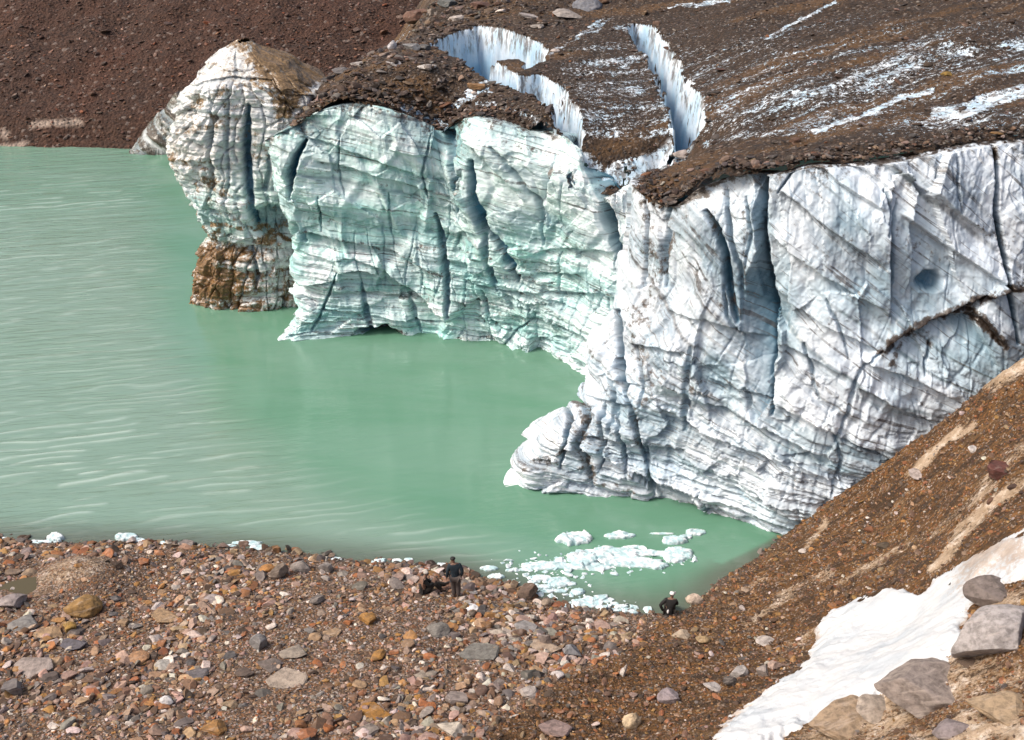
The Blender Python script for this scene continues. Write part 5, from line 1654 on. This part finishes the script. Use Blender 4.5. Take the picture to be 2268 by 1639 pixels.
def floe(px, py, w, h, th, label, k):
    rs = np.random.RandomState(4000 + k)
    na, nr = 72, 12
    a = np.linspace(0, 2 * math.pi, na, endpoint=False)
    ca, sa = np.cos(a), np.sin(a)
    o1 = rs.uniform(0, 99)
    rad = 1 + .40 * fbm(ca * 1.3 + o1, sa * 1.3 + 7, o=4, s=k, g=.65) + .20 * fbm(ca * 5 + o1, sa * 5, o=3, s=k + 3)
    rings, lev = [], np.linspace(0, 1, nr)
    t = at_z(px, py, 0.0)
    P = at_z(px + .5 * w * rad * ca, py - .5 * h * rad * sa, 0.0) - t
    Vs = []
    for i, l in enumerate([.0, .1, .2, .3, .4, .5, .6, .68, .75, .81, .87, .92, .96, 1.0]):
        q = P * l
        f1, f2, cid = worley(q[:, 0] * 1.7 + o1, q[:, 1] * 1.7, s=k + 5)
        zz = th * (1 - l ** 9) ** .5 * (.35 + .85 * cid + .35 * fbm(q[:, 0] * 3 + o1, q[:, 1] * 3, o=3, s=k + 6)) + .02 if l < 1 else np.full(na, .0)
        q = q.copy()
        q[:, 2] = zz if l < 1 else .02
        Vs.append(q)
    q = P * .96
    q[:, 2] = -.25
    Vs.append(q)
    V = np.concatenate(Vs)
    n = len(Vs)
    i, j = np.meshgrid(np.arange(n - 1), np.arange(na), indexing='ij')
    A = i * na + j
    B = i * na + (j + 1) % na
    F = np.stack([A, B, B + na, A + na], -1)[:, ::-1].reshape(-1, 4)[:, ::-1] if False else np.stack([A, A + na, B + na, B], -1).reshape(-1, 4)
    o = put("ice_floe", np_mesh("ice_floe", V, F), M_FLOE, label=label, category="ice floe", group="ice floes drifting near the beach")
    o.location = t


for k, (px, py, w, h, th, lab) in enumerate(FLOES):
    floe(px, py, w, h, th * .6, lab, k)



def brash():
    rs = np.random.RandomState(55)
    n = 420
    c = [(1300, 1245, 150, 26), (1215, 1290, 60, 26), (1310, 1338, 70, 14), (1480, 1235, 60, 20), (1180, 1255, 60, 8), (1270, 1320, 60, 14), (1390, 1350, 40, 6)]
    k = rs.choice(len(c), n, p=[.34, .24, .16, .08, .05, .08, .05])
    c = np.array(c)[k]
    px, py = c[:, 0] + c[:, 2] * rs.normal(0, .6, n), c[:, 1] + c[:, 3] * rs.normal(0, .6, n)
    p = at_z(px, py, 0.0)
    ok = (land_z(p[:, 0], p[:, 1]) < .08) & (py < 1365)
    p = p[ok]
    size = np.clip(np.exp(rs.normal(-2.6, .6, len(p))), .03, .28)
    me = stone_mass("brash_ice", p[:, 0], p[:, 1], p[:, 2] - .02, size, np.full((len(p), 3), .8), rs, SHAPES_M, .35, label="small broken bits of ice drifting between the floes")
    me.data.materials.clear()
    me.data.materials.append(M_FLOE)


brash()


def puddle():
    na = 60
    a = np.linspace(0, 2 * math.pi, na, endpoint=False)
    r = 1 + .18 * fbm(np.cos(a) * 1.5, np.sin(a) * 1.5, o=3, s=77)
    x, y = PUD[0] + 1.6 * r * np.cos(a), PUD[1] + .75 * r * np.sin(a)
    z = float(np.percentile(land_z(x * .55 + PUD[0] * .45, y * .55 + PUD[1] * .45), 35))
    V = np.vstack([np.stack([x, y, np.full(na, z)], -1), [[PUD[0], PUD[1], z]]])
    F = np.stack([np.arange(na), (np.arange(na) + 1) % na, np.full(na, na)], -1)
    m = Mat("puddle_water")
    m.out(Base_Color=(.085, .068, .030), Roughness=.12)
    put("puddle_water", np_mesh("puddle_water", V, F), m.m, kind='structure', label="small olive puddle in front of the sand mound")


puddle()

# ------------------------------------------------------------------ people
def skin(name, pts, edges, m, parent=None, sub=2, root=0):
    """pts: {key: (x, y, z, rx[, ry])}; one smooth surface grown round a skeleton"""
    keys = list(pts)
    idx = {k: i for i, k in enumerate(keys)}
    me = bpy.data.meshes.new(name + "_rig")
    me.from_pydata([pts[k][:3] for k in keys], [(idx[a], idx[b]) for a, b in edges], [])
    o = bpy.data.objects.new(name + "_rig", me)
    COL.objects.link(o)
    o.modifiers.new("skin", 'SKIN')
    sv = me.skin_vertices[0].data if me.skin_vertices else None
    if sv is None:
        bpy.context.view_layer.update()
        sv = me.skin_vertices[0].data
    for i, k in enumerate(keys):
        p = pts[k]
        sv[i].radius = (p[3], p[4] if len(p) > 4 else p[3])
        sv[i].use_root = (i == root)
    s = o.modifiers.new("sub", 'SUBSURF')
    s.levels = s.render_levels = sub
    dg = bpy.context.evaluated_depsgraph_get()
    dg.update()
    out = bpy.data.meshes.new_from_object(o.evaluated_get(dg))
    out.name = name
    out.polygons.foreach_set("use_smooth", np.ones(len(out.polygons), bool))
    bpy.data.objects.remove(o)
    bpy.data.meshes.remove(me)
    return put(name, out, m, parent)


M_SKIN = mat_plain("skin", (.20, .11, .075), .6)
M_NAVY = mat_plain("navy_cloth", (.010, .022, .034), .85, 60)
M_TAUPE = mat_plain("taupe_cloth", (.085, .066, .060), .9, 60)
M_BLACK = mat_plain("black_cloth", (.010, .009, .009), .85, 60)
M_DKBR = mat_plain("dark_brown_cloth", (.020, .015, .012), .9, 60)
M_SHOE = mat_plain("shoe_leather", (.018, .014, .012), .6, 40)
M_HAIR = mat_plain("black_hair", (.012, .010, .009), .7, 90)
M_CAPW = mat_plain("white_cloth", (.70, .69, .68), .85, 60, .1)
M_BEIGE = mat_plain("beige_cloth", (.42, .38, .34), .9, 60, .15)


def hand_pts(side, w, d):
    """palm and five fingers from wrist w along unit direction d (x, y, z)"""
    d = Vector(d).normalized()
    across = Vector((0, 1, 0)) if abs(d.y) < .8 else Vector((0, 0, 1))
    ac = (across - d * across.dot(d)).normalized()
    inn = d.cross(ac) * side
    w = Vector(w)
    P, E = {}, []
    palm = w + d * .085
    P['palm' + str(side)] = (*palm, .016, .036)
    for k, (o, L) in enumerate([(.030, .068), (.010, .078), (-.010, .074), (-.029, .058)]):
        a = palm + ac * o + d * .012
        b = a + d * L * .5 + inn * .006
        c = a + d * L * .92 + inn * .024
        for nm, q, r in (('a', a, .010), ('b', b, .009), ('c', c, .008)):
            P[f'f{k}{nm}{side}'] = (*q, r)
        E += [('palm' + str(side), f'f{k}a{side}'), (f'f{k}a{side}', f'f{k}b{side}'), (f'f{k}b{side}', f'f{k}c{side}')]
    a = w + d * .045 + ac * .034
    b = a + d * .03 + ac * .022
    c = b + d * .028 + inn * .01
    for nm, q, r in (('a', a, .011), ('b', b, .010), ('c', c, .008)):
        P[f't{nm}{side}'] = (*q, r)
    E += [('palm' + str(side), f'ta{side}'), (f'ta{side}', f'tb{side}'), (f'tb{side}', f'tc{side}')]
    return P, E


def figure(name, J, label, loc, rz, top, legs, cap=None, cap_m=None, scale=1.0, brim=None, extra=None):
    """J: joints of the whole body; clothes follow the same joints a little wider"""
    root = bpy.data.objects.new(name, None)
    COL.objects.link(root)
    root.location = loc
    root.rotation_euler = (0, 0, rz)
    root.scale = (scale,) * 3
    root['label'], root['category'] = label, "person"
    P = dict(J)
    E = [('pelvis', 'waist'), ('waist', 'chest'), ('chest', 'neck'), ('neck', 'jaw'), ('jaw', 'head'), ('head', 'crown')]
    for s in (1, -1):
        E += [('chest', f'sh{s}'), (f'sh{s}', f'el{s}'), (f'el{s}', f'wr{s}'), ('pelvis', f'hip{s}'), (f'hip{s}', f'kn{s}'), (f'kn{s}', f'an{s}'), (f'an{s}', f'toe{s}')]
        d = Vector(J[f'wr{s}'][:3]) - Vector(J[f'el{s}'][:3])
        hp, he = hand_pts(s, J[f'wr{s}'][:3], d)
        P.update(hp)
        E += [(f'wr{s}', f'palm{s}')] + he
    h, n = Vector(J['head'][:3]), Vector(J['nose'][:3])
    P.pop('nose')
    P['nosea'] = (*(h + (n - h) * .82), .016)
    P['noseb'] = (*n, .010)
    E += [('head', 'nosea'), ('nosea', 'noseb')]
    f = (n - h).normalized()
    r = f.cross(Vector((0, 0, 1))).normalized()
    for s in (1, -1):
        P[f'ear{s}'] = (*(h + r * .082 * s - f * .01), .014)
        E += [('head', f'ear{s}')]
    body = skin("body", P, E, M_SKIN, root)

    def wider(keys, dr, ov=None):
        return {k: (*J[k][:3], *[q + dr for q in J[k][3:]]) if not (ov and k in ov) else ov[k] for k in keys}
    tk = ['pelvis', 'waist', 'chest', 'neck', 'sh1', 'sh-1', 'el1', 'el-1', 'wr1', 'wr-1']
    tp = wider(tk, .022)
    nk = Vector(J['neck'][:3]) * .6 + Vector(J['chest'][:3]) * .4
    tp['neck'] = (*nk, .075, .07)
    hem = Vector(J['pelvis'][:3]) - (Vector(J['waist'][:3]) - Vector(J['pelvis'][:3])) * top[1]
    tp['hem'] = (*hem, J['pelvis'][3] + .03, J['pelvis'][-1] + .03)
    skin("jacket", tp, [('hem', 'pelvis'), ('pelvis', 'waist'), ('waist', 'chest'), ('chest', 'neck'), ('chest', 'sh1'), ('chest', 'sh-1'), ('sh1', 'el1'), ('sh-1', 'el-1'), ('el1', 'wr1'), ('el-1', 'wr-1')], top[0], root)
    lk = ['pelvis', 'hip1', 'hip-1', 'kn1', 'kn-1', 'an1', 'an-1']
    lp = wider(lk, .028)
    skin("trousers", lp, [('pelvis', 'hip1'), ('pelvis', 'hip-1'), ('hip1', 'kn1'), ('hip-1', 'kn-1'), ('kn1', 'an1'), ('kn-1', 'an-1')], legs, root)
    for s in (1, -1):
        a, t = Vector(J[f'an{s}'][:3]), Vector(J[f'toe{s}'][:3])
        hl = a - (t - a).normalized() * .05
        hl.z = t.z
        skin("shoe", {'h': (*hl, .045, .04), 'm': (*((hl + t) / 2), .05, .04), 't': (*(t + (t - hl) * .12), .042, .032)}, [('h', 'm'), ('m', 't')], M_SHOE, root)
    c = Vector(J['crown'][:3])
    up = (c - h).normalized()
    skin("hair" if cap is None else cap, {'a': (*(h - f * .030 - up * .01), .108, .098), 'b': (*(h - f * .018 + up * .05), .114, .106), 'c': (*(c - f * .01 + up * .03), .085, .085)}, [('a', 'b'), ('b', 'c')], cap_m or M_HAIR, root)
    if cap is not None:
        skin("hair", {'a': (*(h - f * .045 - up * .05), .072, .062), 'b': (*(h - f * .035 + up * .01), .088, .078)}, [('a', 'b')], M_HAIR, root)
    if brim:
        skin("cap_brim", {'a': (*(h + f * .07 + up * .055), .014, .075), 'b': (*(h + f * .15 + up * .045), .012, .060)}, [('a', 'b')], cap_m, root)
    for fn in extra or []:
        fn(root)
    return root


STAND = {'pelvis': (0, 0, .95, .155, .115), 'waist': (.0, .01, 1.12, .150, .105), 'chest': (.01, .02, 1.34, .175, .115), 'neck': (-.02, .03, 1.50, .055, .055), 'jaw': (-.045, .055, 1.575, .062, .066), 'head': (-.055, .06, 1.645, .078, .088), 'crown': (-.055, .05, 1.715, .060, .068),
         'nose': (-.085, .165, 1.625, .01), 'sh1': (.195, .02, 1.42, .068, .062), 'sh-1': (-.185, .02, 1.40, .068, .062), 'el1': (.285, -.05, 1.16, .050, .048), 'el-1': (-.255, .0, 1.12, .050, .048), 'wr1': (.250, .03, .93, .036, .032), 'wr-1': (-.285, .06, .87, .036, .032),
         'hip1': (.10, 0, .90, .100, .100), 'hip-1': (-.09, 0, .90, .100, .100), 'kn1': (.125, .015, .50, .070, .075), 'kn-1': (-.05, .05, .50, .070, .075), 'an1': (.125, -.03, .085, .050, .055), 'an-1': (-.03, .02, .085, .050, .055), 'toe1': (.15, .12, .035, .036, .03), 'toe-1': (-.10, .16, .035, .036, .03)}
SIT = {'pelvis': (0, 0, .13, .155, .125), 'waist': (.0, -.03, .30, .150, .110), 'chest': (.01, -.01, .54, .170, .115), 'neck': (.01, .06, .70, .055, .055), 'jaw': (.01, .115, .765, .062, .066), 'head': (.01, .135, .83, .078, .088), 'crown': (.01, .125, .90, .060, .068),
       'nose': (.01, .245, .805, .01), 'sh1': (.185, .02, .62, .066, .062), 'sh-1': (-.185, .02, .62, .066, .062), 'el1': (.225, .17, .42, .050, .048), 'el-1': (-.225, .15, .40, .050, .048), 'wr1': (.14, .36, .46, .036, .032), 'wr-1': (-.14, .33, .30, .036, .032),
       'hip1': (.10, .05, .13, .100, .100), 'hip-1': (-.10, .05, .13, .100, .100), 'kn1': (.14, .40, .43, .072, .075), 'kn-1': (-.13, .47, .21, .072, .075), 'an1': (.12, .63, .10, .050, .055), 'an-1': (-.10, .88, .10, .050, .055), 'toe1': (.13, .80, .05, .036, .03), 'toe-1': (-.11, 1.0, .17, .036, .03)}
CROUCH = {'pelvis': (0, 0, .20, .150, .125), 'waist': (.02, .03, .36, .145, .110), 'chest': (.04, .07, .60, .175, .118), 'neck': (.055, .12, .76, .055, .055), 'jaw': (.065, .16, .825, .062, .066), 'head': (.075, .17, .89, .078, .088), 'crown': (.075, .16, .96, .060, .068),
          'nose': (.175, .235, .865, .01), 'sh1': (.215, .09, .67, .068, .062), 'sh-1': (-.145, .08, .68, .068, .062), 'el1': (.27, .20, .44, .050, .048), 'el-1': (-.36, .0, .46, .050, .048), 'wr1': (.17, .40, .32, .036, .032), 'wr-1': (-.225, .02, .20, .036, .032),
          'hip1': (.10, .05, .20, .100, .100), 'hip-1': (-.10, .05, .20, .100, .100), 'kn1': (.15, .46, .30, .072, .075), 'kn-1': (-.13, .46, .26, .072, .075), 'an1': (.13, .55, -.12, .050, .055), 'an-1': (-.11, .60, -.14, .050, .055), 'toe1': (.14, .70, -.17, .036, .03), 'toe-1': (-.12, .75, -.19, .036, .03)}


def ground_at(px, py):
    return Vector(hit(px, py, LZ, 20, 80)[0])


p = ground_at(1008, 1322)
figure("person", STAND, "standing person in navy jacket and taupe trousers, back turned, looking at the lake", p - Vector((0, 0, .02)), math.radians(4), (M_NAVY, .55), M_TAUPE, scale=1.03)
p = ground_at(938, 1312)
figure("person", SIT, "person in dark clothes and pale cap sitting on the stones, one knee drawn up", p - Vector((0, 0, .02)), math.radians(-72), (M_BLACK, .1), M_DKBR, "cap", M_BEIGE, scale=1.05)


def satchel(root):
    skin("bag", {'a': (-.10, -.135, .30, .05, .10), 'b': (.0, -.14, .30, .05, .10)}, [('a', 'b')], M_CAPW, root)


p = ground_at(1482, 1362)
figure("person", CROUCH, "person crouching at the slope's edge in white cap and black jacket, hand on hip", p - Vector((0, 0, .05)), math.radians(-8), (M_BLACK, .2), M_DKBR, "cap", M_CAPW, scale=1.0, brim=True, extra=[satchel])
